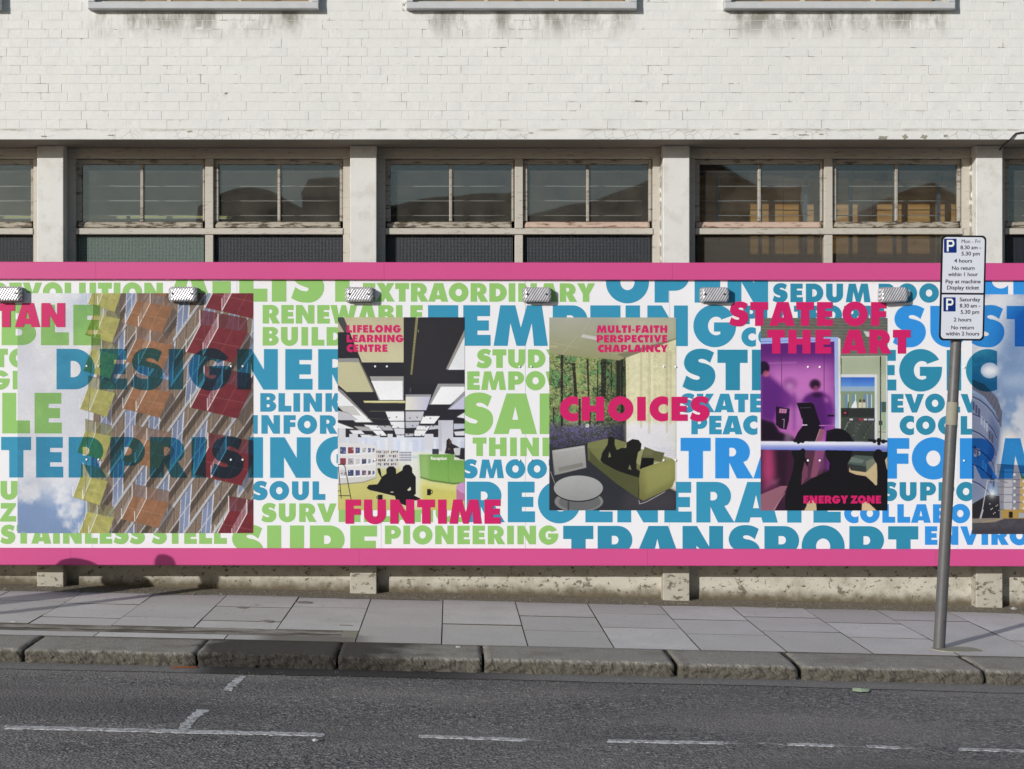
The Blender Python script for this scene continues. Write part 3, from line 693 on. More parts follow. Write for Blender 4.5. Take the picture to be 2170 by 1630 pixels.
# ------------------------------------------------------------------ the far side of the street, seen only as reflections
YO = -18.0
def zo(px, py): return HC+(CY-py)/F*(13.36*2-YO)
def xo(px): return (px-CX)/F*(13.36*2-YO)
g = G(); g.box(-40, 40, -40, -12, -1.3, .02); link('far_pavement', g.mesh('far_pavement'), MT['gutter_asphalt'], kind='structure')
def far_house(name, x0, x1, prof, label):
    e = empty(name, ((x0+x1)/2, YO, 0), label, 'building', 'buildings across the street')
    pts = [(x0, 0)]+[(x0+(x1-x0)*a, z) for a, z in prof][::1]+[(x1, 0)]
    g = G(); g.prism(pts, YO, YO-9); link('wall', g.mesh('wall'), MT['dark_brick'], parent=e)
    g = G(); q = [(x0+(x1-x0)*a, z) for a, z in prof]
    for i in range(len(q)-1): g.add([(q[i][0],YO+.2,q[i][1]+.02),(q[i+1][0],YO+.2,q[i+1][1]+.02),(q[i+1][0],YO-9.1,q[i+1][1]+.02),(q[i][0],YO-9.1,q[i][1]+.02),(q[i][0],YO+.2,q[i][1]+.12),(q[i+1][0],YO+.2,q[i+1][1]+.12),(q[i+1][0],YO-9.1,q[i+1][1]+.12),(q[i][0],YO-9.1,q[i][1]+.12)], [(0,3,2,1),(4,5,6,7),(0,1,5,4),(2,3,7,6),(1,2,6,5),(3,0,4,7)])
    link('roof', g.mesh('roof'), MT['slate'], parent=e)
    nw = max(1, int((x1-x0)/2.2))
    for r_ in (1.2, 4.2):
        for i in range(nw):
            xc = x0+(x1-x0)*(i+.5)/nw
            if r_+1.4 > min(z for a, z in prof)-.2: continue
            g = G(); g.box(xc-.55, xc+.55, YO+.0, YO+.03, r_, r_+1.4); link('window', g.mesh('window'), MT['dark_window'], parent=e)
arch = lambda z0, h, n=9: [(i/n, z0+h*math.sin(math.pi*i/n)) for i in range(n+1)]
far_house('far_house', xo(-500), xo(66), [(0,6.2),(1,6.4)], 'low flat roofed building mirrored in the leftmost window pane')
far_house('far_workshop', xo(402), xo(640), [(0,5.2),(.08,6.9)]+[(.08+.92*i/8, 6.9+.55*math.sin(math.pi*i/8)) for i in range(1,9)], 'dark curved roof mirrored in the right half of the left window')
far_house('far_workshop', xo(640), xo(800), [(0,7.4),(.1,7.75),(.9,7.7),(1,7.0)], 'taller dark roof block mirrored beside the second column')
far_house('far_workshop', xo(800), xo(1115), [(0,6.9),(.4,7.15),(1,7.25)], 'long shallow roof mirrored in the left half of the middle window')
far_house('far_workshop', xo(1115), xo(1460), [(0,6.7),(.35,7.0),(.75,7.7),(1,7.5)], 'rising dark roof mirrored in the right half of the middle window')
far_house('far_workshop', xo(1460), xo(1605), [(0,8.3),(.2,8.35),(.45,8.2),(.75,7.8),(1,7.5)], 'high dark rounded gable mirrored in the left part of the right window')
far_house('far_workshop', xo(1605), xo(1790), [(0,7.5),(.5,7.45),(.52,5.8),(1,5.6)], 'small dark roof block mirrored beside the rounded gable')
far_house('far_workshop', xo(1790), xo(2160), [(0,6.2),(.3,7.3),(.5,7.6),(.7,7.0),(1,5.9)], 'dark pitched gable mirrored in the right part of the right window')

# ------------------------------------------------------------------ lettering: a heavy geometric capital alphabet drawn as outlines (cap height 1)
def arc(cx, cy, rx, ry, a0, a1, n=14): return [(cx+rx*math.cos(math.radians(a0+(a1-a0)*i/n)), cy+ry*math.sin(math.radians(a0+(a1-a0)*i/n))) for i in range(n+1)]
def crsmooth(pts, n=5):
    """closed outline; points with a third item are corners, the rest are smoothed"""
    N = len(pts); cs = [i for i, p in enumerate(pts) if len(p) > 2]; out = []
    for a, b in zip(cs, cs[1:]+[cs[0]+N]):
        seg = [pts[i % N][:2] for i in range(a, b+1)]
        if len(seg) == 2: out.append(seg[0]); continue
        for i in range(len(seg)-1):
            p0 = seg[max(i-1,0)]; p1 = seg[i]; p2 = seg[i+1]; p3 = seg[min(i+2, len(seg)-1)]
            for k in range(n):
                t = k/n; out.append(tuple(.5*((2*p1[d])+(-p0[d]+p2[d])*t+(2*p0[d]-5*p1[d]+4*p2[d]-p3[d])*t*t+(-p0[d]+3*p1[d]-3*p2[d]+p3[d])*t**3) for d in (0,1)))
    return out
T = .347
_S = [(1768,1007,1),(1690,970),(1600,958),(1500,975),(1420,1035),(1385,1130),(1402,1210),(1450,1262),(1520,1294),(1572,1313),(1587,1333),(1573,1352),(1545,1357),(1485,1344),(1415,1303,1),(1365,1445,1),(1450,1488),(1560,1504),(1660,1490),(1740,1430),(1783,1340),(1775,1245),(1730,1185),(1660,1150),(1600,1137),(1572,1122),(1568,1106),(1585,1092),(1625,1090),(1670,1107),(1717,1140,1)]
GL = {
 'A': (1.07, [[(0,0),(.32,1),(.80,1),(1.07,0),(.70,0),(.665,.127),(.40,.127),(.365,0)], [(.458,.354),(.535,.685),(.608,.354)]]),
 'B': (.85, [[(0,0),(0,1)]+arc(.52,.765,.30,.235,90,-62,12)+arc(.50,.295,.355,.295,58,-90,14), [(.345,.79),(.345,.635)]+arc(.43,.7125,.08,.0775,-90,90,8), [(.345,.40),(.345,.24)]+arc(.43,.32,.085,.08,-90,90,8)]),
 'C': (.77, [arc(.53,.497,.53,.526,63,297,30)+arc(.59,.497,.222,.195,-36,-324,22)]),
 'D': (.94, [[(0,0),(0,1)]+arc(.44,.5,.50,.5,90,-90,26), [(T,.70),(T,.30)]+arc(.41,.5,.185,.20,-90,90,14)]),
 'E': (.672, [[(0,0),(0,1),(.66,1),(.66,.73),(T,.73),(T,.626),(.63,.626),(.63,.376),(T,.376),(T,.27),(.672,.27),(.672,0)]]),
 'F': (.65, [[(0,0),(0,1),(.65,1),(.65,.735),(T,.735),(T,.62),(.63,.62),(.63,.365),(T,.365),(T,0)]]),
 'G': (1.054, [arc(.527,.498,.527,.526,30.5,359,34)[0:0]+[(.98,.759)]+arc(.527,.498,.527,.526,32,372,40)[:-1][:38]+[(1.054,.50),(1.054,.585),(.508,.585),(.508,.359),(.662,.359)]+arc(.56,.497,.20,.229,-58,-308,22)+[(.678,.649)]]),
 'H': (.94, [[(0,0),(0,1),(T,1),(T,.635),(.593,.635),(.593,1),(.94,1),(.94,0),(.593,0),(.593,.375),(T,.375),(T,0)]]),
 'I': (.357, [[(0,0),(0,1),(.357,1),(.357,0)]]),
 'K': (.95, [[(0,0),(0,1),(T,1),(T,.62),(.50,1),(.92,1),(.62,.53),(.96,0),(.535,0),(T,.37),(T,0)]]),
 'L': (.69, [[(0,0),(0,1),(T,1),(T,.32),(.69,.32),(.69,0)]]),
 'M': (1.336, [[(0,0),(.164,1),(.535,1),(.67,.448),(.82,1),(1.187,1),(1.336,0),(.994,0),(.94,.564),(.786,0),(.564,0),(.413,.564),(.347,0)]]),
 'N': (.998, [[(0,0),(0,1),(.357,1),(.656,.49),(.656,1),(.998,1),(.998,0),(.641,0),(.342,.51),(.342,0)]]),
 'O': (1.06, [arc(.53,.5,.53,.522,0,354,44), arc(.53,.5,.175,.195,0,350,28)]),
 'P': (.855, [[(0,0),(0,1)]+arc(.49,.645,.365,.355,90,-90,18)+[(T,.29),(T,0)], [(T,.755),(T,.55)]+arc(.43,.6525,.10,.1025,-90,90,10)]),
 'R': (.94, [[(0,0),(0,1)]+arc(.49,.655,.365,.345,90,-38,14)+[(.69,.405),(.94,0),(.535,0),(T,.39),(T,0)], [(T,.755),(T,.545)]+arc(.42,.65,.095,.105,-90,90,10)]),
 'S': (.807, [crsmooth([((p[0]-1365)/518, (1492-p[1])/522)+tuple(p[2:]) for p in _S])]),
 'T': (.743, [[(.2,0),(.2,.674),(0,.674),(0,1),(.743,1),(.743,.674),(.553,.674),(.553,0)]]),
 'U': (.91, [[(0,1),(T,1),(T,.42)]+arc(.455,.38,.105,.10,170,370,12)+[(.563,1),(.91,1)]+arc(.455,.40,.455,.42,0,-180,24)]),
 'V': (1.05, [[(0,1),(.37,1),(.53,.47),(.69,1),(1.05,1),(.66,0),(.39,0)]]),
 'W': (1.43, [[(0,1),(.35,1),(.455,.44),(.60,1),(.835,1),(.975,.44),(1.08,1),(1.43,1),(1.17,0),(.83,0),(.715,.46),(.60,0),(.26,0)]]),
 'X': (1.0, [[(0,0),(.30,.52),(.02,1),(.42,1),(.51,.80),(.60,1),(.98,1),(.70,.52),(1.0,0),(.60,0),(.505,.22),(.40,0)]]),
 'Y': (.97, [[(0,1),(.385,1),(.487,.70),(.59,1),(.97,1),(.66,.42),(.66,0),(.31,0),(.31,.42)]]),
 'Z': (.86, [[(0,0),(0,.12),(.42,.70),(.04,.70),(.04,1),(.85,1),(.85,.86),(.45,.30),(.86,.30),(.86,0)]]),
 '-': (.33, [[(0,.27),(0,.48),(.33,.48),(.33,.27)]]),
 '#': (.45, [[(0,0),(0,.5),(.45,.5),(.45,0)]]),
}
SB = {c: (.09, .09) for c in GL}
for c in 'OCGSQ': SB[c] = (.045, .045)
SB['C'] = (.045, .03); SB['S'] = (.03, .04)
for c in 'DPRB': SB[c] = (.09, .035)
for c in 'AVWXYTKZ': SB[c] = (.015, .015)
SB['T'] = (.035, .035); SB['E'] = (.09, .045); SB['F'] = (.09, .03); SB['L'] = (.09, .02); SB['M'] = (.03, .03); SB['K'] = (.09, .0); SB['R'] = (.09, .0); SB['-'] = (.06, .06); SB['#'] = (.05, .1)
CURVES = []
def word(text, x0, x1, base, cap, ink, Y, parent, name='lettering', label=None, tilt=True):
    adv = []; x = 0; prev = None
    for ch in text:
        if ch == ' ': x += .38; prev = None; continue
        if prev is not None: x += SB[prev][1]+SB[ch][0]
        adv.append((ch, x)); x += GL[ch][0]; prev = ch
    nat = x; n = max(1, len(text)-1); extra = ((x1-x0)/cap-nat)/n if len(text) > 1 else 0
    sx = 1.0
    if abs(extra) > .05 or len(text) == 1:                # letters are also stretched a little when the fit asks for it
        want = (x1-x0)/cap; lim = .05 if extra > 0 else -.05
        if len(text) == 1: lim = 0
        sx = (want-lim*n)/nat; extra = lim/sx
    contours = []; i = 0; k = 0
    idx = [j for j, ch in enumerate(text) if ch != ' ']
    for (ch, ax), j in zip(adv, idx):
        for con in GL[ch][1]:
            cc = []
            for (u, v) in con:
                px = x0+(ax+j*extra+u)*sx*cap; py = base-v*cap
                if tilt: py += .0013*(px-1000); py = min(1180, max(574, py))
                cc.append((wx(px, Y), wz(py, Y)))
            contours.append(cc)
    add_curve(contours, Y, 'ink_'+ink if not ink.startswith('film_') else ink, parent, name, label or (ink.replace('film_','').replace('teal2','teal')+' capital letters'))
def add_curve(contours, Y, mat, parent, name, label, th=.0003):
    if mat.startswith('film_'): th = 0
    cu = bpy.data.curves.new(name, 'CURVE'); cu.dimensions = '2D'; cu.fill_mode = 'BOTH'; cu.extrude = th
    for cc in contours:
        sp = cu.splines.new('POLY'); sp.points.add(len(cc)-1); sp.use_cyclic_u = True
        for p, q in zip(sp.points, cc): p.co = (q[0], q[1], 0, 1)
    ob = bpy.data.objects.new('tmp', cu); S.collection.objects.link(ob); CURVES.append((ob, Y, mat, parent, name, label, None))
def flush_curves():
    bpy.context.view_layer.update(); dg = bpy.context.evaluated_depsgraph_get(); done = []
    for ob, Y, mat, parent, name, label, fn in CURVES:
        me = bpy.data.meshes.new_from_object(ob.evaluated_get(dg)); me.name = name; me.materials.clear()
        n = len(me.vertices); a = np.empty(n*3, 'f'); me.vertices.foreach_get('co', a); a = a.reshape(-1, 3)
        if fn: a = fn(a)
        else: a = np.stack([a[:,0], Y-a[:,2], a[:,1]], 1)
        me.vertices.foreach_set('co', a.astype('f').ravel()); me.update()
        done.append((me, mat, parent, name, label)); 
    for ob, *_ in CURVES:
        cu = ob.data; bpy.data.objects.remove(ob); bpy.data.curves.remove(cu)
    CURVES.clear()
    for me, mat, parent, name, label in done: link(name, me, MT[mat], parent=parent, label=label)

# ------------------------------------------------------------------ the hoarding
YR, YP = 12.95, 12.985                      # rail face, print face
HX0, HX1 = -640, 2800
hd = empty('hoarding', (0, YP, wz(1199, YP)), 'long printed hoarding with pink rails covered in green and blue words and picture panels', 'hoarding')
ty = lambda px, py: py+.0013*(px-1000)
def railpiece(pa, pb, top, bot, name):
    a, b = wx(pa, YR)+.0006, wx(pb, YR)-.0006
    g = G(); bb = .005
    zt0, zt1 = wz(ty(pa,top), YR), wz(ty(pb,top), YR); zb0, zb1 = wz(ty(pa,bot), YR), wz(ty(pb,bot), YR)
    g.add([(a,YP+.02,zb0),(b,YP+.02,zb1),(b,YP+.02,zt1),(a,YP+.02,zt0),(a,YR+bb,zb0),(b,YR+bb,zb1),(b,YR+bb,zt1),(a,YR+bb,zt0),(a,YR,zb0+bb),(b,YR,zb1+bb),(b,YR,zt1-bb),(a,YR,zt0-bb)],
          [(0,3,2,1),(0,1,5,4),(1,2,6,5),(2,3,7,6),(3,0,4,7),(4,5,9,8),(5,6,10,9),(6,7,11,10),(7,4,8,11),(8,9,10,11)])
    link(name, g.mesh(name), MT['pink_rail_paint'], parent=hd)
for i in range(-2, 5):
    railpiece(203+611*(i-1), 203+611*i, 556, 593, 'top_rail'); railpiece(150+611*(i-1), 150+611*i, 1163, 1199, 'bottom_rail')
seam = [196.6+305.6*i for i in range(-3, 9)]
for a, b in zip(seam[:-1], seam[1:]):
    g = G(); g.box(wx(a,YP)+.0009, wx(b,YP)-.0009, YP, YP+.018, wz(1190,YP), wz(565,YP)); link('print_panel', g.mesh('print_panel'), MT['white_print'], parent=hd)
g = G()
for z0, z1 in ((1199,1160),(900,862),(596,558)): g.box(wx(HX0,YP), wx(HX1,YP), YP+.022, YP+.07, wz(z0-2,YP), wz(z1,YP))
for px in seam: g.box(wx(px,YP)-.04, wx(px,YP)+.04, YP+.072, YP+.12, wz(1196,YP), wz(560,YP))
link('backing_frame', g.mesh('backing_frame'), MT['ply_back'], parent=hd)
for i in range(-3, 8):
    for py in (777, 975):
        for s_ in (-12.5, 12.5):
            x, z = wx(seam[0]+305.6*(i+3)+s_, YP), wz(ty(seam[0]+305.6*(i+3), py), YP)
            g = G(); n = 10
            V = [(x+.0095*math.cos(2*math.pi*k/n), YP-.0055, z+.0095*math.sin(2*math.pi*k/n)) for k in range(n)]+[(x+.0085*math.cos(2*math.pi*k/n), YP-.010, z+.0085*math.sin(2*math.pi*k/n)) for k in range(n)]+[(x,YP-.013,z)]
            g.add(V, [(k,(k+1)%n,n+(k+1)%n,n+k) for k in range(n)]+[(n+k,n+(k+1)%n,2*n) for k in range(n)]); g.box(x-.003,x+.003,YP-.0056,YP,z-.003,z+.003)
            link('fixing_cap', g.mesh('fixing_cap', smooth=True), MT['fixing_cap'], parent=hd)
rowtop = lambda k: 600.2+46.72*k
def small(k, text, x0, x1, ink, layer=0): word(text, x0, x1, rowtop(k)+39.4, 39.4, ink, YP-.0008-layer*.001, hd)
def big(k, text, x0, x1, ink, layer=0): word(text, x0, x1, rowtop(k)+86.1, 86.1, ink, YP-.0008-layer*.001, hd)
small(0,'REVOLUTION',-20,345,'green'); small(0,'EXTRAORDINARY',769,1261,'green'); small(0,'SEDUM ROO',1637,1989.6,'teal2')
word('A', 355, 447, 640, 86.1, 'green', YP-.0008, hd); word('#', 450, 489, 640, 86.1, 'green', YP-.0008, hd); word('LIST', 507, 757, 640, 86.1, 'green', YP-.0008, hd)
word('OPEN', 1284, 1627.6, 640.8, 86.1, 'teal', YP-.0008, hd); word('CI', 2070, 2178, 636, 86.1, 'blue', YP-.0008, hd)
big(1,'BLE',3,213,'film_green',2); small(1,'RENEWABLE',556.6,896,'green'); big(1,'TEMPTING',907,1560,'teal'); small(1,'PLATFORM',1575,1878,'teal2'); big(1,'SUST',1892,2197,'film_blue',2)
small(2,'BUILD',556.6,729,'green'); small(2,'CO',1571,1649,'teal')
small(3,'TO',-13,61,'green'); big(3,'DESIGNER',119.7,755,'film_teal',2); small(3,'STUDY',1009.7,1195,'green'); big(3,'STRATEGIC',1446,2113,'film_teal2',2)
small(4,'GI',-21,41,'green'); small(4,'EMPO',990,1155.6,'green'); small(4,'W',1156,1212,'green')
big(5,'LE',4.3,131,'film_green',2); small(5,'BLINK',551.5,727,'teal'); big(5,'SAL',975,1203,'green'); small(5,'SKATE',1441,1616,'teal'); small(5,'EVOLV',1888.5,2077,'teal2')
small(6,'INFOR',532,714.9,'teal'); small(6,'COOL',1906.4,2063,'teal2'); small(6,'PEAC',1465,1605,'teal')
big(7,'TERPRISING',2,760,'film_teal',2); small(7,'THINK',1001.5,1187,'green'); big(7,'TRANSFORM',1442,2231,'film_blue',2)
small(8,'SMOOT',980,1192,'teal')
small(9,'U',1,37,'green'); small(9,'SOUL',535,689.5,'teal'); big(9,'REGENERATE',989,1781.6,'teal'); small(9,'SUPPO',1869,2068,'teal2')
small(10,'Z',0,34,'green'); small(10,'SURVEILLANCE',553.6,985,'green'); small(10,'COLLABO',1788.8,2055.7,'blue')
small(11,'STAINLESS STELL',.5,480.6,'green'); big(11,'SURE',488.5,800,'green'); small(11,'PIONEERING',815.6,1183,'green'); big(11,'TRANSPORT',1193.4,1946,'teal2'); small(11,'ENVIRO',1960,2181,'blue')
PK = YP-.0048
def pink(text, x0, x1, base, cap): word(text, x0, x1, base, cap, 'pink', PK, hd, tilt=False)
pink('TAN',-6,138,693.3,51); pink('STATE OF',1545,1878.5,690.6,50.4); pink('THE ART',1626,1929.5,749.4,50.4)
pink('FUNTIME',731.9,1061,1110,51.4); pink('CHOICES',1186,1503,892,51)
pink('LIFELONG',734.8,849.5,705,16); pink('LEARNING',734.8,855,725.5,16); pink('CENTRE',734.8,821,746,16)
pink('MULTI-FAITH',1264.3,1414,705.6,16); pink('PERSPECTIVE',1264.3,1414,726,16); pink('CHAPLAINCY',1267,1415,746.6,16)
pink('ENERGY ZONE',1702.7,1867,1067,16.5)
flush_curves()

# ------------------------------------------------------------------ printed picture panels: flat prints drawn by code
def vnoise(h, w_, cell, seed, octs=4):
    r = np.random.RandomState(seed); out = np.zeros((h, w_)); amp = 1; tot = 0
    for o in range(octs):
        c = max(1.5, cell/2**o); gh, gw = int(h/c)+3, int(w_/c)+3; gr = r.rand(gh, gw)
        y = np.arange(h)/c; x = np.arange(w_)/c; yi = y.astype(int); xi = x.astype(int); fy = (y-yi)[:,None]; fx = (x-xi)[None]
        fy = fy*fy*(3-2*fy); fx = fx*fx*(3-2*fx)
        a = gr[yi][:,xi]; b = gr[yi][:,xi+1]; c_ = gr[yi+1][:,xi]; d = gr[yi+1][:,xi+1]
        out += amp*((a*(1-fx)+b*fx)*(1-fy)+(c_*(1-fx)+d*fx)*fy); tot += amp; amp *= .55
    return out/tot
class Pic:
    def __init__(s, x0, y0, x1, y1, k=2.0):
        s.x0, s.y0, s.x1, s.y1, s.k = x0, y0, x1, y1, k; s.w = int((x1-x0)*k); s.h = int((y1-y0)*k); s.a = np.zeros((s.h, s.w, 3)); s.o = (0, 0, 1)
        s.Y, s.X = np.mgrid[0:s.h, 0:s.w]; s.Y = s.Y/k+y0; s.X = s.X/k+x0
    def view(s, ox, oy, z): s.o = (ox, oy, z); return s
    def P(s, pts): ox, oy, z = s.o; return [((ox+p[0]/z-s.x0)*s.k, (oy+p[1]/z-s.y0)*s.k) for p in pts]
    def mask(s, pts):
        p = s.P(pts); xs = [q[0] for q in p]; ys = [q[1] for q in p]
        xa, xb = max(0, int(min(xs))-1), min(s.w, int(max(xs))+2); ya, yb = max(0, int(min(ys))-1), min(s.h, int(max(ys))+2)
        if xa >= xb or ya >= yb: return None
        yy, xx = np.mgrid[ya:yb, xa:xb]; m = np.zeros(yy.shape, bool)
        for i in range(len(p)):
            (x0, y0), (x1, y1) = p[i], p[(i+1) % len(p)]
            if y0 == y1: continue
            m ^= ((y0 > yy) != (y1 > yy)) & (xx < (x1-x0)*(yy-y0)/(y1-y0)+x0)
        return xa, xb, ya, yb, m.astype(float)
    @staticmethod
    def soft(m, r):
        r = int(r)
        for _ in range(2):
            for ax in (0, 1):
                c = np.cumsum(np.concatenate([np.repeat(np.take(m, [0], ax), r+1, ax), m, np.repeat(np.take(m, [-1], ax), r, ax)], ax), ax)
                n = m.shape[ax]; m = (np.take(c, range(2*r+1, 2*r+1+n), ax)-np.take(c, range(0, n), ax))/(2*r+1)
        return m
    def poly(s, pts, col, a=1.0, blur=0, col2=None, tex=0, axis=1):
        r = s.mask(pts)
        if r is None: return s
        xa, xb, ya, yb, m = r
        if blur:
            b = int(blur*s.k)+1; pd = b*2; m2 = np.zeros((m.shape[0]+2*pd, m.shape[1]+2*pd)); m2[pd:-pd, pd:-pd] = m; m2 = s.soft(m2, b)
            XA, YA = xa-pd, ya-pd; cx0, cy0 = max(0, -XA), max(0, -YA); xa, ya = max(0, XA), max(0, YA); xb, yb = min(s.w, XA+m2.shape[1]), min(s.h, YA+m2.shape[0]); m = m2[cy0:cy0+yb-ya, cx0:cx0+xb-xa]
        c = np.array(col, float)/255
        if col2 is not None:
            t = np.linspace(0, 1, yb-ya)[:,None,None] if axis == 1 else np.linspace(0, 1, xb-xa)[None,:,None]; c = c*(1-t)+np.array(col2, float)/255*t
        m = m[:,:,None]*a
        if tex: c = c*(1+tex*(vnoise(yb-ya, xb-xa, 8*s.k, xa+ya, 3)[:,:,None]-.5))
        s.a[ya:yb, xa:xb] = s.a[ya:yb, xa:xb]*(1-m)+c*m; return s
    def line(s, p, q, w_, col, a=1.0, blur=0):
        d = math.hypot(q[0]-p[0], q[1]-p[1]) or 1; nx, ny = -(q[1]-p[1])/d*w_/2, (q[0]-p[0])/d*w_/2
        return s.poly([(p[0]+nx,p[1]+ny),(q[0]+nx,q[1]+ny),(q[0]-nx,q[1]-ny),(p[0]-nx,p[1]-ny)], col, a, blur)
    def ell(s, cx, cy, rx, ry, col, a=1.0, blur=0, rot=0, col2=None):
        c, d = math.cos(rot), math.sin(rot)
        return s.poly([(cx+rx*math.cos(t)*c-ry*math.sin(t)*d, cy+rx*math.cos(t)*d+ry*math.sin(t)*c) for t in [2*math.pi*i/40 for i in range(40)]], col, a, blur, col2)
    def rect(s, x0, y0, x1, y1, col, **k): return s.poly([(x0,y0),(x1,y0),(x1,y1),(x0,y1)], col, **k)
    def put(s, name, Y, label, parent=None):
        h_, w2 = s.a.shape[:2]; a = s.a.copy()
        for c in range(3): a[:,:,c] = s.soft(a[:,:,c], 1) if s.k > 2.5 else .5*a[:,:,c]+.5*s.soft(a[:,:,c], 1)
        lum = a.mean(2, keepdims=True); a = lum+(a-lum)*.86
        a *= (.90+.12*vnoise(h_, w2, 90*s.k, 77, 4))[:,:,None]*(1+.10*(vnoise(h_, w2, 2.4, 5, 2)-.5))[:,:,None]
        a = np.clip(a, 0, 1); im = bpy.data.images.new(name, s.w, s.h, alpha=False); im.colorspace_settings.name = 'sRGB'
        px = np.ones((s.h, s.w, 4), 'f'); px[:,:,:3] = a[::-1]; im.pixels.foreach_set(px.ravel()); im.update(); im.pack()
        m = Mat(name, rough=.36, spec=.45); t = m.n.new('ShaderNodeTexImage'); t.image = im; t.extension = 'EXTEND'
        m.l.new(t.outputs[0], m.b.inputs['Base Color'])
        x0, x1, z0, z1 = wx(s.x0,Y), wx(s.x1,Y), wz(ty(1000,s.y1),Y), wz(ty(1000,s.y0),Y)
        me = bpy.data.meshes.new('picture_panel'); V = [(x0,Y,z0),(x1,Y,z0),(x1,Y,z1),(x0,Y,z1),(x0,Y+.0008,z0),(x1,Y+.0008,z0),(x1,Y+.0008,z1),(x0,Y+.0008,z1)]
        me.from_pydata(V, [], [(0,1,2,3),(4,7,6,5),(0,4,5,1),(1,5,6,2),(2,6,7,3),(3,7,4,0)]); uv = me.uv_layers.new(name='uv')
        for lp in me.loops: v = V[lp.vertex_index]; uv.data[lp.index].uv = ((v[0]-x0)/(x1-x0), (v[2]-z0)/(z1-z0))
        me.update(); link('picture_panel', me, m.m, parent=hd, label=label)
def clouds(p, cell, seed, lo, hi, ca, cb):
    n = vnoise(p.h, p.w, cell*p.k, seed, 5); t = np.clip((n-lo)/(hi-lo), 0, 1)[:,:,None]; t = t*t*(3-2*t); return np.array(ca)/255*(1-t)+np.array(cb)/255*t

# panel 1: coloured balconies against the sky
p = Pic(37, 621.5, 537, 1130, 2.0)
c1 = clouds(p, 90, 4, .35, .62, (206,209,220), (226,226,230)); c2 = clouds(p, 60, 9, .42, .60, (118,146,190), (205,210,222))
t = np.clip((p.Y-1000-.15*(p.X-37))/70, 0, 1)[:,:,None]; t2 = np.clip((700-p.Y)/60, 0, 1)[:,:,None]*np.clip((p.X-120)/100, 0, 1)[:,:,None]*.6
p.a = c1*(1-np.maximum(t, t2))+c2*np.maximum(t, t2)
bx = lambda y: 250-(y-622)*.16-18*np.clip((y-640)/120, 0, 1)+14*np.clip((y-1000)/100, 0, 1)*0
edge = np.interp(p.Y[:,0], [621,660,720,800,880,1000,1130], [247,226,214,204,198,192,187])[:,None]
bm_ = (p.X > edge)
# warped facade coordinates: u across (plank bays), v along floors
u = p.X-(p.Y-876)*(-.10)*np.clip((p.X-180)/300, 0, 1); vv = p.Y+(p.X-190)*1.42
st = vnoise(p.h, p.w, 2.2*p.k, 21, 2)
plank = np.sin(u*2.1+4*np.sin(u*.37))*.5+.5; fine = np.sin(u*5.3+2*np.sin(u*.9))*.5+.5
wood = np.array((140,120,104))/255*(.62+.34*plank[:,:,None]+.22*fine[:,:,None])*(.9+.2*st[:,:,None])
glas = np.array((118,132,166))/255*(.85+.3*vnoise(p.h, p.w, 40*p.k, 5, 3)[:,:,None])
fl = np.floor(vv/88.0); bay = (u+fl*23)%74
isg = (bay < 22)
fac = np.where(isg[:,:,None], glas, wood)
ed = (np.abs(bay-22) < 1.3) | (np.abs(bay) < 1.2) | (np.abs(bay-11) < .7)
fac = np.where(ed[:,:,None], np.array((206,206,214))/255, fac)
sh = ((vv % 88) > 52) & ((vv % 88) < 70); fac = np.where((sh & ~isg)[:,:,None], fac*.62, fac)
band = (vv % 88) < 9; fac = np.where(band[:,:,None], np.array((176,178,184))/255*(.9+.2*st[:,:,None]), fac)
bl = ((vv % 88) > 9) & ((vv % 88) < 11.5); fac = np.where(bl[:,:,None], np.array((84,76,74))/255, fac)
band2 = ((vv+42) % 88) < 3.2; fac = np.where(band2[:,:,None], np.array((190,190,200))/255, fac)
p.a = np.where(bm_[:,:,None], fac, p.a)
def balcony(x, y, sc, slab, rail, wid=1.0, slats=False):
    q = lambda *pts: [(x+a*sc*wid, y+b*sc) for a, b in pts]
    p.poly(q((75,18),(98,-33),(108,-20),(86,32)), (70,60,58), a=.5)
    p.poly(q((0,0),(25,-47),(30,-68),(4,-22)), (200,204,206), a=.35)
    p.poly(q((0,0),(22,-46),(98,-33),(75,18),(28,6)), slab, tex=.25)
    p.poly(q((22,-46),(98,-33),(97,-56),(22,-70)), rail, a=.72, tex=.3)
    p.poly(q((27,4),(52,-41),(52,-64),(27,-16)), (205,205,208), a=.22)
    for a, b in (((0,0),(23,-46)), ((27,5),(51,-41)), ((51,-41),(51,-64)), ((0,0),(0,-22)), ((27,5),(27,-16)), ((22,-46),(22,-70))): p.line(*q(a, b), 1.3 if not slats else 1.8, (228,226,226))
    p.line(*q((0,0),(75,18)), .8, (120,100,60), a=.5); p.line(*q((12,-23),(86,-8)), .7, (235,225,200), a=.35); p.line(*q((50,12),(74,-37)), .7, (240,230,210), a=.3)
    p.line(*q((22,-70),(97,-56)), 1.0, (110,92,70), a=.8)
    if slats:
        for i in range(13):
            t_ = i/12; p.line(*q((27+24*t_, 4-45*t_),(27+24*t_, -16-46*t_)), .7, (225,215,222), a=.8)
        for i in range(22):
            t_ = i/21; p.line(*q((53+44*t_, -41+7*t_),(53+44*t_, -62+7*t_)), .5, (80,14,26), a=.8)
for x, y in ((167,1130),(154,1053),(163,958),(169,866),(176,785),(180,709),(186,643)): balcony(x, y, 1.0, (168,164,84), (128,126,84), .76)
for x, y in ((257,1100),(258,975),(260,866),(265,766),(265,686),(272,610)): balcony(x, y, 1.06, (150,100,66), (124,92,76), .98)
for x, y in ((455,1140),(411,1006),(403,864),(394,746),(434,652),(532,800),(540,930)): balcony(x, y, 1.28, (118,30,42), (102,26,40), 1.04, True)
for a, b in (((200,622),(176,1130)),((303,622),(286,1130)),((426,630),(476,1130))): p.line(a, b, 1.0, (92,88,96), a=.8)
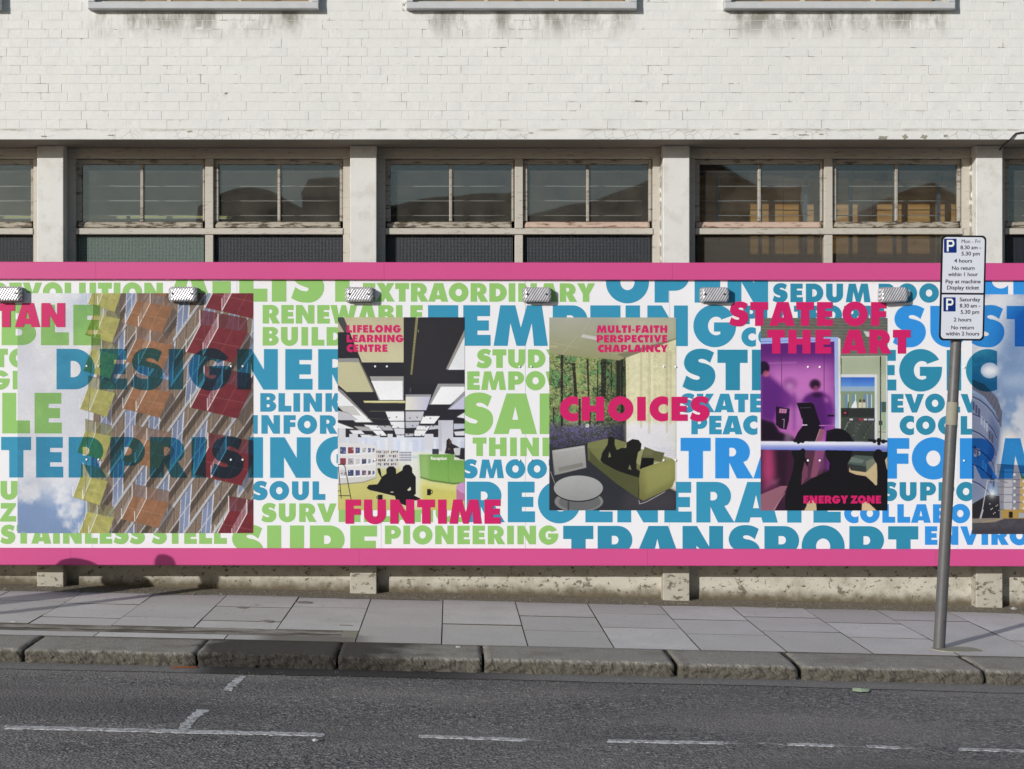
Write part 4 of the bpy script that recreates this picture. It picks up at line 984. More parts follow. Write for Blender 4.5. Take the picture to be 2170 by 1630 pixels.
p.put('print_balconies', YP-.0018, 'picture panel of yellow, orange and red balconies on a timber clad block')

# panel 2: library hall with reception desk
p = Pic(716, 672.5, 984.5, 1081, 3.0).view(710, 665, 3.836); R = p.rect; Q = p.poly
R(0,0,1080,1010,(36,36,46)); Q([(560,30),(1080,30),(1080,600),(560,560)],(44,42,48),blur=8)
Q([(70,28),(557,28),(557,395),(218,395)],(192,186,148),col2=(206,200,160)); Q([(20,55),(74,150),(20,150)],(180,174,140)); Q([(24,28),(70,28),(116,150),(74,150),(24,60)],(70,68,70))
Q([(20,390),(195,390),(310,635),(92,635),(20,575)],(196,192,150)); Q([(20,362),(190,360),(198,392),(20,392)],(146,146,146)); Q([(190,360),(322,632),(308,636),(194,390)],(120,116,104))
Q([(655,28),(676,28),(626,495),(611,495)],(140,136,86)); p.line((672,140),(680,140),18,(150,146,100)); p.line((612,600),(610,640),8,(90,90,96))
for yy in range(60,480,26): p.line((652-yy*.08,yy),(672-yy*.08,yy),2,(90,86,60))
Q([(1050,130),(1080,90),(1080,455),(915,455),(900,448)],(150,148,140)); Q([(1050,190),(1080,140),(1080,455),(918,455)],(232,235,240))
Q([(280,508),(557,508),(557,703),(355,703)],(158,158,156)); Q([(292,545),(548,545),(550,700),(366,700)],(240,242,246))
Q([(835,568),(1080,568),(1080,640),(935,738),(760,738)],(150,150,152)); Q([(860,592),(1080,592),(1080,600),(938,735),(778,735)],(240,242,246))
Q([(572,655),(782,655),(740,784),(570,784)],(150,150,156)); Q([(575,674),(778,674),(740,782),(572,782)],(226,224,206),col2=(186,186,222),axis=0)
Q([(912,778),(1080,600),(1080,778)],(150,150,160)); Q([(925,775),(1080,640),(1080,775)],(196,196,226))
Q([(20,600),(60,625),(312,884),(165,884),(20,752)],(140,138,134)); Q([(20,620),(298,880),(170,880),(20,748)],(238,240,244)); Q([(20,748),(150,748),(210,828),(90,820)],(200,200,196))
Q([(228,706),(570,706),(570,726),(236,724)],(196,188,120)); p.line((240,714),(570,714),4,(240,236,200)); p.line((280,792),(560,790),5,(110,106,80)); p.line((260,850),(430,858),4,(90,88,70))
for pts, c in (([(406,790),(558,790),(558,864),(436,864)],(236,238,242)),([(570,790),(720,790),(700,864),(570,866)],(196,196,206)),([(712,828),(848,828),(802,888),(688,888)],(236,238,242)),
  ([(442,872),(560,872),(560,924),(464,926)],(232,234,240)),([(570,874),(684,874),(668,920),(570,924)],(190,192,206)),([(232,898),(346,904),(384,942),(284,946)],(236,238,242)),([(352,906),(446,906),(472,943),(392,943)],(180,182,190)),
  ([(20,880),(155,930),(20,925)],(236,238,242)),([(113,942),(206,942),(238,972),(143,972)],(230,232,238)),([(298,944),(382,944),(418,986),(343,986)],(236,238,242)),([(474,928),(560,928),(560,976),(490,976)],(214,216,228)),
  ([(660,905),(772,908),(745,945),(655,945)],(228,230,236)),([(645,942),(742,942),(716,988),(638,988)],(236,238,242)),([(775,904),(842,904),(842,930),(754,938)],(190,194,210)),([(200,978),(300,980),(310,1000),(215,1000)],(230,232,238)),
  ([(280,986),(360,988),(366,1002),(300,1002)],(220,222,232)),([(150,910),(270,918),(300,948),(200,944)],(170,170,172)),([(495,982),(560,982),(560,1002),(500,1002)],(226,228,236)),([(568,970),(636,970),(630,990),(568,992)],(190,192,206)),
  ([(985,835),(1080,780),(1080,850)],(226,228,234)),([(962,890),(1080,890),(1080,925),(962,935)],(190,196,216)),([(962,955),(1080,945),(1080,985),(975,985)],(220,222,232)),([(20,785),(100,800),(180,860),(20,860)],(196,196,206))): Q(pts, (124,122,122)) ; Q([(x_+3,y_+5) for x_,y_ in pts], c)
for i in range(26): p.ell(250+(i*131)%560, 780+(i*71)%215, 7, 4, (30,30,34), a=.8)
R(0,1003,1080,1150,(214,222,240)); 
for i in range(22):
    x_ = 20+(i*97)%1040; R(x_, 1005+(i*13)%40, x_+18+(i*7)%30, 1120, ((196,208,236) if i%2 else (232,236,244)), a=.7, blur=1)
for a_, b_ in ((25,85),(115,186),(425,468),(725,798)): R(a_, 930 if a_ < 100 else 975, b_, 1110, (214,216,226))
R(838,865,960,1150,(196,197,212),col2=(222,224,236)); R(842,868,866,1150,(176,178,196),a=.5)
Q([(0,1120),(1080,1120),(1080,1640),(0,1640)],(226,230,226),col2=(200,196,100)); Q([(560,1150),(690,1150),(760,1640),(560,1640)],(236,240,240),a=.6,blur=9); Q([(690,1380),(1080,1400),(1080,1640),(720,1640)],(212,206,96),a=.9,blur=5)
Q([(0,1370),(330,1330),(440,1640),(0,1640)],(204,198,108),a=.9,blur=6); Q([(330,1260),(520,1255),(560,1400),(330,1400)],(206,204,120),a=.8,blur=4)
Q([(20,1050),(230,1058),(328,1076),(336,1335),(230,1372),(20,1392)],(150,146,120)); Q([(20,1045),(230,1055),(330,1074),(333,1325),(230,1362),(20,1380)],(224,224,226)); Q([(20,1320),(333,1290),(333,1330),(230,1364),(20,1382)],(208,208,204))
rq = random.Random(5); covers = [(120,90,110),(90,100,150),(150,60,70),(180,190,210),(70,84,140),(200,200,205),(100,80,90),(60,70,110),(170,160,165)]
for r_, (ya_, yb_) in enumerate(((1078,1150),(1168,1240),(1262,1332))):
    for c_, (xa_, xb_) in enumerate(((36,92),(100,154),(162,206),(214,256),(264,294),(300,324))):
        s_ = c_*2; Q([(xa_,ya_+s_),(xb_,ya_+s_+2),(xb_,yb_-s_*2),(xa_,yb_-s_)], (240,240,242)); Q([(xa_+4,ya_+s_+4),(xb_-4,ya_+s_+5),(xb_-4,yb_-s_*2-12),(xa_+4,yb_-s_-12)], covers[rq.randrange(9)])
        for _ in range(4):
            x_ = rq.uniform(xa_+6, xb_-14); y_ = rq.uniform(ya_+s_+6, yb_-s_*2-24); R(x_, y_, x_+rq.uniform(6,14), y_+rq.uniform(4,12), covers[rq.randrange(9)])
Q([(330,1102),(516,1108),(516,1248),(330,1256)],(214,214,210))
for i in range(12):
    for j in range(4):
        if rq.random() < .85: x_ = 336+i*15; y_ = 1114+j*33; R(x_, y_, x_+rq.uniform(6,11), y_+rq.uniform(12,22), covers[rq.randrange(9)] if rq.random()<.6 else (50,44,50))
Q([(517,1114),(632,1120),(630,1202),(517,1208)],(226,228,236))
for i in range(9):
    for j in range(4): R(523+i*11, 1122+j*20, 529+i*11, 1134+j*20, (86,88,110))
for i in range(4): p.ell(632+i*12, 1165, 9, 14, (190,214,220), a=.6)
Q([(890,1135),(903,1085),(905,1030),(925,1010),(943,1030),(950,1055),(1003,1082),(1003,1090),(962,1094),(972,1142)],(44,38,44)); Q([(925,1014),(942,1030),(940,1062),(930,1062)],(110,80,70),a=.7); p.ell(925,1098,10,8,(150,100,80),a=.7)
Q([(790,1098),(842,1098),(842,1140),(790,1140)],(52,58,72)); Q([(1000,1088),(1080,1092),(1080,1195),(968,1160),(985,1105)],(58,58,66)); R(975,1090,1018,1150,(206,208,212)); Q([(1018,1100),(1080,1095),(1080,1190),(1010,1180)],(40,40,46))
Q([(683,1145),(966,1140),(968,1190),(1080,1192),(1080,1380),(960,1388),(780,1362),(694,1334)],(112,170,72),col2=(136,192,88)); Q([(683,1145),(760,1142),(760,1350),(694,1334)],(170,204,130),a=.6,blur=3)
Q([(694,1322),(780,1348),(960,1372),(1080,1366),(1080,1380),(960,1388),(780,1362),(690,1334)],(90,130,60)); p.line((918,1150),(920,1372),2,(80,130,56)); p.line((968,1190),(1080,1192),2,(90,140,60))
Q([(690,1336),(780,1364),(960,1390),(1080,1382),(1080,1420),(960,1440),(800,1420),(700,1380)],(222,222,130),a=.8,blur=2)
Q([(985,1400),(1015,1374),(1080,1364),(1080,1520),(985,1520)],(206,150,206)); Q([(985,1420),(1020,1450),(1080,1470),(1080,1520),(985,1520)],(196,110,160))
BK = (22,20,26)
Q([(258,1412),(275,1390),(300,1389),(345,1385),(376,1335),(350,1290),(343,1256),(365,1256),(372,1288),(378,1325),(418,1300),(416,1262),(438,1240),(475,1240),(494,1262),(496,1302),(545,1272),(553,1242),(575,1226),(605,1228),(625,1252),(627,1290),(655,1325),(656,1462),(640,1475),(692,1502),(688,1513),(612,1520),(580,1560),(500,1530),(485,1480),(400,1460),(340,1445),(280,1432),(262,1420)], BK)
Q([(584,1432),(612,1404),(618,1430),(600,1440)],(220,222,190)); p.ell(462,1449,14,4,(226,220,190)); 
R(748,1425,777,1474,BK); p.ell(784,1447,9,16,BK); p.ell(784,1447,5,11,(214,206,110)); R(348,1470,386,1512,BK); p.ell(344,1492,8,12,BK); p.ell(344,1492,4,8,(206,200,110))
for a_, b_ in (((20,1226),(62,1222)),((62,1222),(80,1240)),((80,1240),(130,1508)),((26,1240),(50,1502)),((28,1478),(120,1478)),((22,1440),(44,1440))): p.line(a_, b_, 5, BK)
p.put('print_library', YP-.0038, 'picture panel of a bright library hall with two seated black silhouettes')

# panel 3: quiet room with forest mural and green sofa
p = Pic(1164, 673, 1432.5, 1081.5, 3.0).view(1160, 665, 3.836); R = p.rect; Q = p.poly
R(0,0,1080,380,(168,170,156),col2=(150,150,104)); Q([(560,30),(1080,30),(1080,200),(600,350)],(186,186,156),a=.8,blur=10)
for a_, b_ in (((280,150),(360,30)),((120,330),(250,170)),((640,180),(800,60)),((20,230),(250,280)),((400,300),(600,330))): p.line(a_, b_, 2.5, (196,196,176), a=.7)
Q([(285,165),(405,188),(400,215),(272,190)],(196,196,190)); R(20,255,85,275,(176,172,130)); Q([(560,330),(1080,190),(1080,215),(636,362)],(120,118,90),a=.8)
mk = p.mask([(0,322),(590,378),(632,355),(642,1045),(325,1052),(0,1115)])
xa, xb, ya, yb, mm_ = mk; n1 = vnoise(yb-ya, xb-xa, 9, 31, 4); n2 = vnoise(yb-ya, xb-xa, 60, 32, 3); n3 = vnoise(yb-ya, xb-xa, 5, 33, 2)
t = np.clip((n1*.6+n2*.7-.45)*3, 0, 1)[:,:,None]; cA, cB = np.array((44,62,40))/255, np.array((150,164,92))/255; cc = cA*(1-t)+cB*t
cc = np.where((n3 > .66)[:,:,None], np.array((172,186,130))/255, cc); cc = np.where((vnoise(yb-ya, xb-xa, 40, 37, 2) > .62)[:,:,None] & (n1 > .45)[:,:,None], np.array((92,150,88))/255, cc)
yy = (np.arange(ya, yb)/p.k+p.y0-665)*3.836; f = np.clip((yy-860)/70, 0, 1)[:,None,None]
pu = np.where((n1*.5+n3*.5 > .52)[:,:,None], np.array((104,92,152))/255, np.array((66,72,64))/255); cc = cc*(1-f)+pu*f
xx = (np.arange(xa, xb)/p.k+p.x0-1160)*3.836; dk = 1-.45*np.clip((xx-430)/200, 0, 1)[None,:,None]; dk2 = 1-.35*np.clip((yy-960)/140, 0, 1)[:,None,None]; cc = cc*dk*dk2
m_ = mm_[:,:,None]; p.a[ya:yb, xa:xb] = p.a[ya:yb, xa:xb]*(1-m_)+cc*m_
TK = (36,34,32)
for x_, w_, y0_, y1_, ln in ((117,20,335,915,0),(325,15,365,720,10),(455,40,385,690,0),(212,26,400,700,20),(408,8,380,900,0),(262,18,690,905,0),(345,14,760,900,0),(575,30,380,700,0),(605,20,370,880,0),(50,8,760,890,0),(520,8,400,640,0)): p.line((x_,y0_),(x_+ln,y1_), w_, TK, a=.88)
for a_, b_ in (((120,430),(190,370)),((340,560),(400,620)),((120,520),(60,420)),((470,640),(520,570)),((150,640),(230,600))): p.line(a_, b_, 4, TK, a=.7)
for i in range(260):
    a_ = rq.uniform(22,560); b_ = rq.uniform(380,840); p.ell(a_, b_, rq.uniform(3,8), rq.uniform(2,5), ((164,178,110),(120,170,110),(190,196,150))[i%3], a=.6)
Q([(635,358),(1080,195),(1080,1455),(985,1410),(642,1045)],(222,218,176),tex=.12); mk = p.mask([(635,358),(1080,195),(1080,900),(638,900)]); xa, xb, ya, yb, mm_ = mk
stx = vnoise(yb-ya, xb-xa, 8, 44, 3)*.5+np.tile(vnoise(1, xb-xa, 16, 45, 3), (yb-ya, 1))*.5; t = np.clip((stx-.5)*4, 0, 1)[:,:,None]*mm_[:,:,None]*.5; p.a[ya:yb, xa:xb] = p.a[ya:yb, xa:xb]*(1-t)+np.array((184,176,120))/255*t
Q([(638,880),(1080,880),(1080,1455),(985,1410),(642,1045)],(226,226,240),a=.85,blur=5)
for x_, y1_ in ((760,930),(825,975),(970,965),(1000,900)): p.line((x_,300),(x_,y1_), 12, (170,162,120), a=.5, blur=1)
p.line((848,320),(848,900),4,(244,244,240)); 
for i in range(60): p.line((965,380+i*11),(1045,378+i*11),2,(190,190,170),a=.6)
for i in range(30): x_ = 860+(i*37)%180; p.line((x_,1090+(i*17)%110),(x_+40,1080+(i*17)%110),3,(170,176,220),a=.6)
Q([(0,1112),(325,1050),(480,1160),(745,1480),(985,1410),(1080,1455),(1080,1640),(0,1640)],(46,48,56)); Q([(640,1440),(1080,1440),(1080,1640),(600,1640)],(66,62,70),a=.8,blur=8); p.line((985,1412),(1060,1450),8,(150,130,110))
Q([(38,1110),(302,1068),(316,1250),(60,1312)],(176,176,174),col2=(140,140,138)); Q([(88,1250),(285,1208),(288,1240),(92,1286)],(128,128,122)); p.line((52,1122),(298,1082),3,(206,206,204)); p.line((38,1115),(55,1312),4,(120,120,118))
Q([(325,1050),(380,1036),(480,1015),(560,1020),(642,1045),(640,1100),(480,1110),(325,1100)],(122,126,74)); Q([(325,1092),(480,1100),(760,1230),(748,1340),(735,1500),(560,1380),(330,1190)],(84,88,50)); Q([(330,1095),(470,1092),(760,1240),(745,1335),(430,1205)],(116,120,70)); Q([(325,1092),(345,1100),(345,1190),(330,1188)],(100,104,60))
Q([(640,1060),(1020,1180),(760,1240),(600,1130)],(150,152,100)); Q([(790,1080),(870,1112),(952,1130),(925,1205),(760,1172)],(98,100,64)); Q([(800,1090),(860,1115),(850,1150),(780,1150)],(120,122,80),a=.6,blur=2)
Q([(745,1275),(772,1246),(1008,1180),(1036,1190),(1036,1350),(1012,1410),(782,1520),(745,1500)],(146,148,82),col2=(116,116,60)); Q([(790,1270),(1020,1195),(1025,1350),(800,1480)],(162,164,92),a=.6,blur=5)
for a_, b_ in (((742,1515),(748,1545)),((748,1545),(800,1530)),((800,1530),(955,1445))): p.line(a_, b_, 4, (220,220,220))
Q([(430,1192),(445,1130),(488,1062),(495,1003),(520,995),(546,1018),(545,1060),(562,1110),(600,1090),(640,1090),(645,1045),(690,1018),(740,1025),(764,1058),(757,1108),(735,1125),(722,1200),(724,1262),(752,1278),(745,1332),(640,1300),(568,1275),(520,1250),(450,1212)],(26,26,24))
Q([(494,1170),(502,1118),(518,1160)],(130,132,92)); Q([(655,1262),(668,1222),(684,1268)],(120,122,80)); Q([(765,1170),(866,1172),(862,1222),(750,1262)],(16,16,18))
p.ell(255,1525,198,86,(128,130,130)); p.ell(262,1528,170,70,(46,48,56),a=.3); p.ell(252,1424,202,104,(24,24,26)); p.ell(251,1417,200,103,(172,174,174),col2=(150,152,152)); R(163,1524,177,1600,(70,70,72)); p.line((24,1280),(60,1380),4,(190,190,190)); R(310,895,337,922,(206,206,204)); p.ell(320,905,4,4,(60,60,60))
p.put('print_quiet_room', YP-.0038, 'picture panel of a green sofa with a lying silhouette before a forest mural')

# panel 4: gym behind a purple window
p = Pic(1612, 674, 1880.5, 1082, 3.0).view(1605, 665, 3.836); R = p.rect; Q = p.poly
R(0,0,1080,345,(100,102,92),tex=.2)
for i, y_ in enumerate(range(50,340,26)): p.line((0,y_-10),(1080,y_+14-i*2),3+i%2*2,(140,144,134),a=.6)
Q([(860,140),(940,150),(930,190),(885,185)],(200,204,200))
Q([(0,240),(625,225),(625,1040),(0,1040)],(92,26,120),col2=(196,92,184)); Q([(60,420),(600,400),(610,700),(80,700)],(214,118,204),a=.8,blur=16); Q([(250,640),(400,640),(400,940),(240,940)],(196,120,196),a=.6,blur=12); R(0,240,625,350,(88,24,118),a=.7,blur=10)
for x_ in (196,541): p.line((x_,330),(x_,940),5,(84,26,96),a=.8)
p.line((80,402),(320,396),6,(220,150,220),a=.6,blur=1)
for i in range(30): p.line((480+(i*37)%80, 560+i*9),(620,560+i*9),2,(210,150,214),a=.3)
Q([(0,200),(100,196),(650,188),(674,204),(678,945),(628,945),(625,226),(0,246)],(150,172,236),col2=(186,200,240)); Q([(655,195),(674,204),(678,945),(662,945)],(226,224,214)); p.line((0,226),(600,212),5,(90,120,220))
R(677,345,1080,1040,(176,188,158),col2=(188,194,176)); R(677,345,1080,500,(160,172,142),a=.6,blur=8); p.line((677,350),(1080,342),5,(206,210,200)); p.line((681,360),(681,500),4,(40,44,44))
Q([(677,492),(972,492),(974,1040),(952,1040),(952,516),(677,516)],(214,216,220)); R(677,516,952,600,(40,96,206),col2=(90,150,226)); R(677,590,952,650,(140,170,200),a=.9); R(677,630,952,800,(128,150,116))
for x_ in (740,800,895,930): R(x_-30,650,x_-8,790,(90,130,200),a=.7,blur=1); R(x_-6,655,x_,790,(226,230,226))
for i in range(8): p.line((677,525+i*10),(760,520+i*10),1.5,(160,196,240),a=.6)
Q([(750,790),(770,740),(795,700),(805,720),(812,790)],(226,230,236)); 
for x_ in (835,866): p.ell(x_,708,10,14,(90,70,60)); R(x_-13,720,x_+13,765,(206,200,176)); R(x_-9,765,x_+9,800,(40,40,40))
R(677,770,952,1040,(62,70,62)); R(677,765,952,840,(40,44,44),a=.8)
for i in range(40): x_ = 680+(i*61)%262; y_ = 860+(i*47)%160; R(x_, y_, x_+14, y_+6+i%9, ((96,106,80),(30,34,34),(60,80,120),(120,120,90))[i%4], a=.8)
Q([(690,790),(740,795),(735,825),(690,822)],(30,30,34)); R(700,798,725,812,(190,60,80)); Q([(745,850),(955,848),(955,876),(740,876)],(60,62,66)); R(748,852,776,866,(206,206,210)); R(824,852,856,866,(190,40,60)); R(864,852,892,866,(206,206,210)); R(900,852,950,866,(180,190,200))
for x_ in (812,930,795): p.line((x_,880),(x_,1040),9,(70,76,80))
p.line((735,880),(705,955),6,(120,124,124)); p.line((740,715),(735,790),5,(30,30,34)); p.line((1000,345),(1000,1040),9,(30,36,40))
for i in range(24): R(998,430+i*12,1003,434+i*12,(200,204,206))
R(998,715,1006,800,(30,60,160)); R(1008,715,1045,800,(66,98,74)); R(1008,800,1045,950,(150,176,140),a=.8); p.line((980,960),(1045,962),3,(60,60,60)); R(985,870,1015,905,(60,70,70)); R(1045,345,1080,1040,(206,216,222))
PU = (96,30,128)
Q([(0,840),(130,880),(180,960),(290,1000),(300,1040),(0,1040)],(28,14,34),blur=2)
Q([(0,488),(95,500),(190,580),(290,690),(240,770),(160,790),(130,880),(0,846)],PU,blur=4); Q([(190,620),(330,700),(360,740),(300,760),(200,740)],(120,40,140),a=.7,blur=6); p.ell(262,570,60,52,(120,50,130),a=.55,blur=4); p.ell(262,590,30,26,(220,160,214),a=.6,blur=4)
p.ell(50,440,48,54,(36,14,44),blur=1); p.ell(70,488,26,26,(190,90,120),a=.8,blur=1); 
p.line((298,640),(300,950),16,(80,30,110),a=.6,blur=3)
Q([(350,722),(392,665),(440,640),(520,632),(580,680),(612,770),(600,900),(575,950),(470,950),(455,740)],(84,24,112),blur=3); Q([(540,640),(600,700),(628,830),(580,950),(556,800)],(110,34,140),a=.8,blur=5); p.ell(468,575,44,42,(46,18,50),blur=2); p.ell(475,608,22,24,(150,60,110),a=.8,blur=1); p.ell(485,660,40,20,(50,14,60),blur=2); p.ell(560,700,24,14,(220,130,180),a=.7,blur=3,rot=.9)
Q([(150,752),(262,772),(255,870),(235,942),(180,930),(150,900)],(34,14,40)); Q([(180,770),(240,775),(235,808),(172,806)],(196,120,170)); 
for i in range(3): p.line((178+i*20,775),(174+i*20,804),2,(60,20,60)); p.line((174,790),(238,790),2,(60,20,60))
p.line((200,860),(218,856),4,(220,190,220)); p.line((218,856),(214,930),4,(220,190,220))
Q([(318,724),(440,722),(462,740),(478,800),(512,900),(520,1040),(290,1040),(330,960),(372,905),(345,800)],(22,14,28)); p.line((345,765),(430,762),3,(120,100,130)); R(362,900,405,908,(226,200,226)); p.line((362,850),(364,880),3,(220,200,220)); R(500,905,628,912,(230,150,214),a=.8)
Q([(508,935),(548,940),(462,1280),(398,1280)],(150,84,110)); Q([(548,900),(620,900),(610,1040),(530,1040)],(150,60,160),a=.8); p.line((508,935),(420,1180),5,(206,140,160)); Q([(535,1010),(552,1010),(480,1280),(470,1280)],(170,60,190))
Q([(225,960),(290,990),(280,1040),(215,1040)],(150,110,150),a=.7,blur=3); R(570,820,625,836,(30,16,40)); Q([(560,950),(640,930),(690,935),(690,1040),(555,1040)],(40,16,50))
R(0,1100,760,1640,(58,24,52)); Q([(0,1100),(240,1100),(240,1500),(0,1500)],(96,34,72),a=.9,blur=8); Q([(50,1060),(120,1080),(140,1300),(80,1420),(40,1300)],(190,54,110),a=.9,blur=7); Q([(150,1100),(250,1100),(240,1420),(160,1400)],(40,16,36),a=.9,blur=5)
for i in range(9): p.line((30+i*9,1440-i*14),(190-i*4,1330+i*8),7,(190,110,150),a=.22,blur=3)
Q([(0,1480),(190,1400),(245,1400),(120,1640),(0,1640)],(150,92,112)); p.line((225,1455),(120,1610),3,(220,170,170)); Q([(390,1110),(548,1110),(520,1340),(360,1400)],(86,44,70)); Q([(470,1110),(548,1110),(480,1330),(430,1330)],(140,72,104)); Q([(480,1120),(545,1120),(560,1260),(500,1290)],(130,60,130),a=.6,blur=3)
R(560,1160,590,1270,(130,40,160),a=.8,blur=2)
R(745,1115,1080,1640,(202,178,132),tex=.08); Q([(745,1115),(1000,1115),(1000,1150),(745,1190)],(36,40,36)); Q([(740,1190),(790,1148),(962,1160),(960,1205),(880,1288),(760,1272),(730,1218)],(78,92,88)); Q([(760,1160),(870,1190),(850,1215),(735,1205)],(104,120,112)); Q([(880,1200),(960,1165),(960,1210),(890,1280)],(120,124,104)); Q([(728,1218),(880,1240),(880,1288),(760,1272)],(50,58,56))
R(400,1535,480,1640,(202,180,134)); Q([(430,1500),(480,1535),(480,1640),(360,1640)],(206,184,138)); Q([(850,1530),(890,1520),(990,1640),(850,1640)],(220,186,140))
Q([(0,1036),(1080,1042),(1080,1118),(0,1104)],(226,230,246),col2=(84,104,214)); Q([(0,1040),(1080,1046),(1080,1068),(0,1062)],(240,242,250),a=.8,blur=2)
B4 = (20,17,23)
Q([(555,1108),(770,1112),(762,1168),(728,1225),(730,1278),(760,1292),(800,1308),(880,1320),(938,1372),(958,1395),(972,1392),(974,1300),(970,1222),(940,1170),(945,1130),(960,1108),(985,1100),(1008,1112),(1012,1120),(1080,1122),(1035,1190),(1050,1260),(1080,1310),(1080,1640),(1000,1640),(960,1590),(895,1530),(850,1520),(846,1600),(846,1640),(486,1640),(476,1540),(450,1510),(420,1520),(360,1600),(225,1610),(226,1480),(240,1420),(290,1270),(300,1185),(278,1135),(278,1110),(345,1110),(370,1092),(388,1108),(385,1160),(412,1215),(405,1240),(380,1210),(362,1290),(360,1392),(420,1350),(520,1300),(580,1278),(586,1212),(556,1160)], B4)
Q([(356,1396),(362,1290),(384,1200),(408,1250),(408,1325),(378,1360)],(120,60,90)); Q([(553,1037),(560,985),(605,945),(650,938),(702,942),(745,975),(786,1037)], B4)
for x_, y_, r_ in ((305,1032,14),(332,1042,15),(368,1036,15),(352,1036,12),(950,1036,16),(987,1030,20),(987,1055,14),(1022,1038,17),(1045,1036,10),(925,1030,12),(905,1026,10)): p.ell(x_, y_, r_, r_*1.0, B4)
p.put('print_gym', YP-.0038, 'picture panel of a purple lit gym with the black silhouette of a person doing a pull up')

# panel 5: curved glass building under clouds, running out of frame
p = Pic(2060, 624, 2330, 1132, 2.0)
c1 = clouds(p, 60, 14, .40, .62, (116,144,186), (190,196,208)); p.a = c1
p.view(2050, 620, 3.133); R = p.rect; Q = p.poly
Q([(30,10),(300,10),(300,200),(260,330),(200,420),(30,420)],(222,222,228),blur=14); Q([(250,120),(900,60),(900,700),(300,700),(210,430)],(112,142,188),a=.85,blur=20); p.ell(150,520,60,40,(226,228,232),blur=6); Q([(220,560),(500,520),(500,640),(230,620)],(176,190,210),a=.6,blur=10)
Q([(215,900),(300,900),(376,980),(900,1000),(900,1200),(200,1200)],(216,212,208),blur=10)
Q([(30,575),(110,606),(200,700),(230,800),(225,898),(212,880),(188,790),(110,690),(30,640)],(96,98,118)); 
for i in range(10): p.line((60+i*19,600+i*i*2.2),(40+i*19,648+i*i*2.6),2,(50,52,70))
for i in range(12): p.line((165,760+i*12-20),(226,760+i*12),1.5,(60,64,84),a=.8)
Q([(30,660),(100,705),(182,795),(216,905),(205,1040),(165,1190),(140,1300),(120,1350),(30,1410)],(120,132,164)); Q([(150,800),(216,905),(205,1040),(150,1250),(120,1200),(150,1000)],(76,90,136),a=.7,blur=4)
for k_ in range(6):
    y_ = 690+k_*112; pts_ = [(30,y_),(80,y_+22),(130,y_+62),(170,y_+110),(206-k_*9,y_+170)]
    for a_, b_ in zip(pts_[:-1], pts_[1:]): p.line(a_, b_, 7, (40,50,92)); p.line((a_[0],a_[1]+9),(b_[0],b_[1]+9),2,(150,164,206))
for i in range(14): x_ = 34+(i*53)%150; y_ = 720+(i*97)%560; Q([(x_,y_),(x_+14,y_+8),(x_+12,y_+66),(x_,y_+56)], ((50,58,96),(170,178,200),(60,66,90))[i%3], a=.8)
Q([(195,1140),(900,1190),(900,1500),(205,1490)],(132,132,146)); Q([(245,1170),(300,1172),(296,1440),(240,1440)],(176,176,186)); Q([(350,1200),(384,1202),(384,1440),(346,1440)],(196,160,96))
for i in range(6): p.line((200,1190+i*50),(900,1206+i*50),3,(70,72,90))
for i in range(6):
    for j in range(6): R(305+(j*120)%420, 1200+i*45, 318+(j*120)%420, 1216+i*45, (206,210,220))
p.line((200,1140),(900,1175),3,(70,74,92)); R(225,1440,900,1500,(176,140,66)); R(275,1455,300,1496,(30,26,24)); R(340,1462,420,1496,(160,166,176))
Q([(30,1405),(140,1340),(212,1350),(215,1500),(30,1525)],(38,36,42)); p.ell(163,1335,16,26,(250,250,240),blur=4); p.ell(163,1335,40,50,(220,220,220),a=.3,blur=10)
for i in range(8): R(145+(i*17)%60,1400+(i*29)%80,152+(i*17)%60,1406+(i*29)%80,(220,220,220))
R(30,1500,900,1640,(72,70,78),tex=.3); Q([(30,1500),(260,1495),(180,1525),(30,1530)],(136,126,116)); p.line((100,1525),(240,1500),3,(190,160,90)); R(30,1570,900,1610,(56,54,64),a=.7,blur=4)
p.line((85,1500),(102,1440),12,(176,176,184)); p.line((97,1450),(134,1246),6,(190,190,196)); p.line((134,1246),(260,1256),4,(170,170,176)); p.line((215,1250),(265,1262),6,(110,110,110))
p.put('print_glass_tower', YP-.0018, 'picture panel of a curved glass building under clouds, cut by the right border')

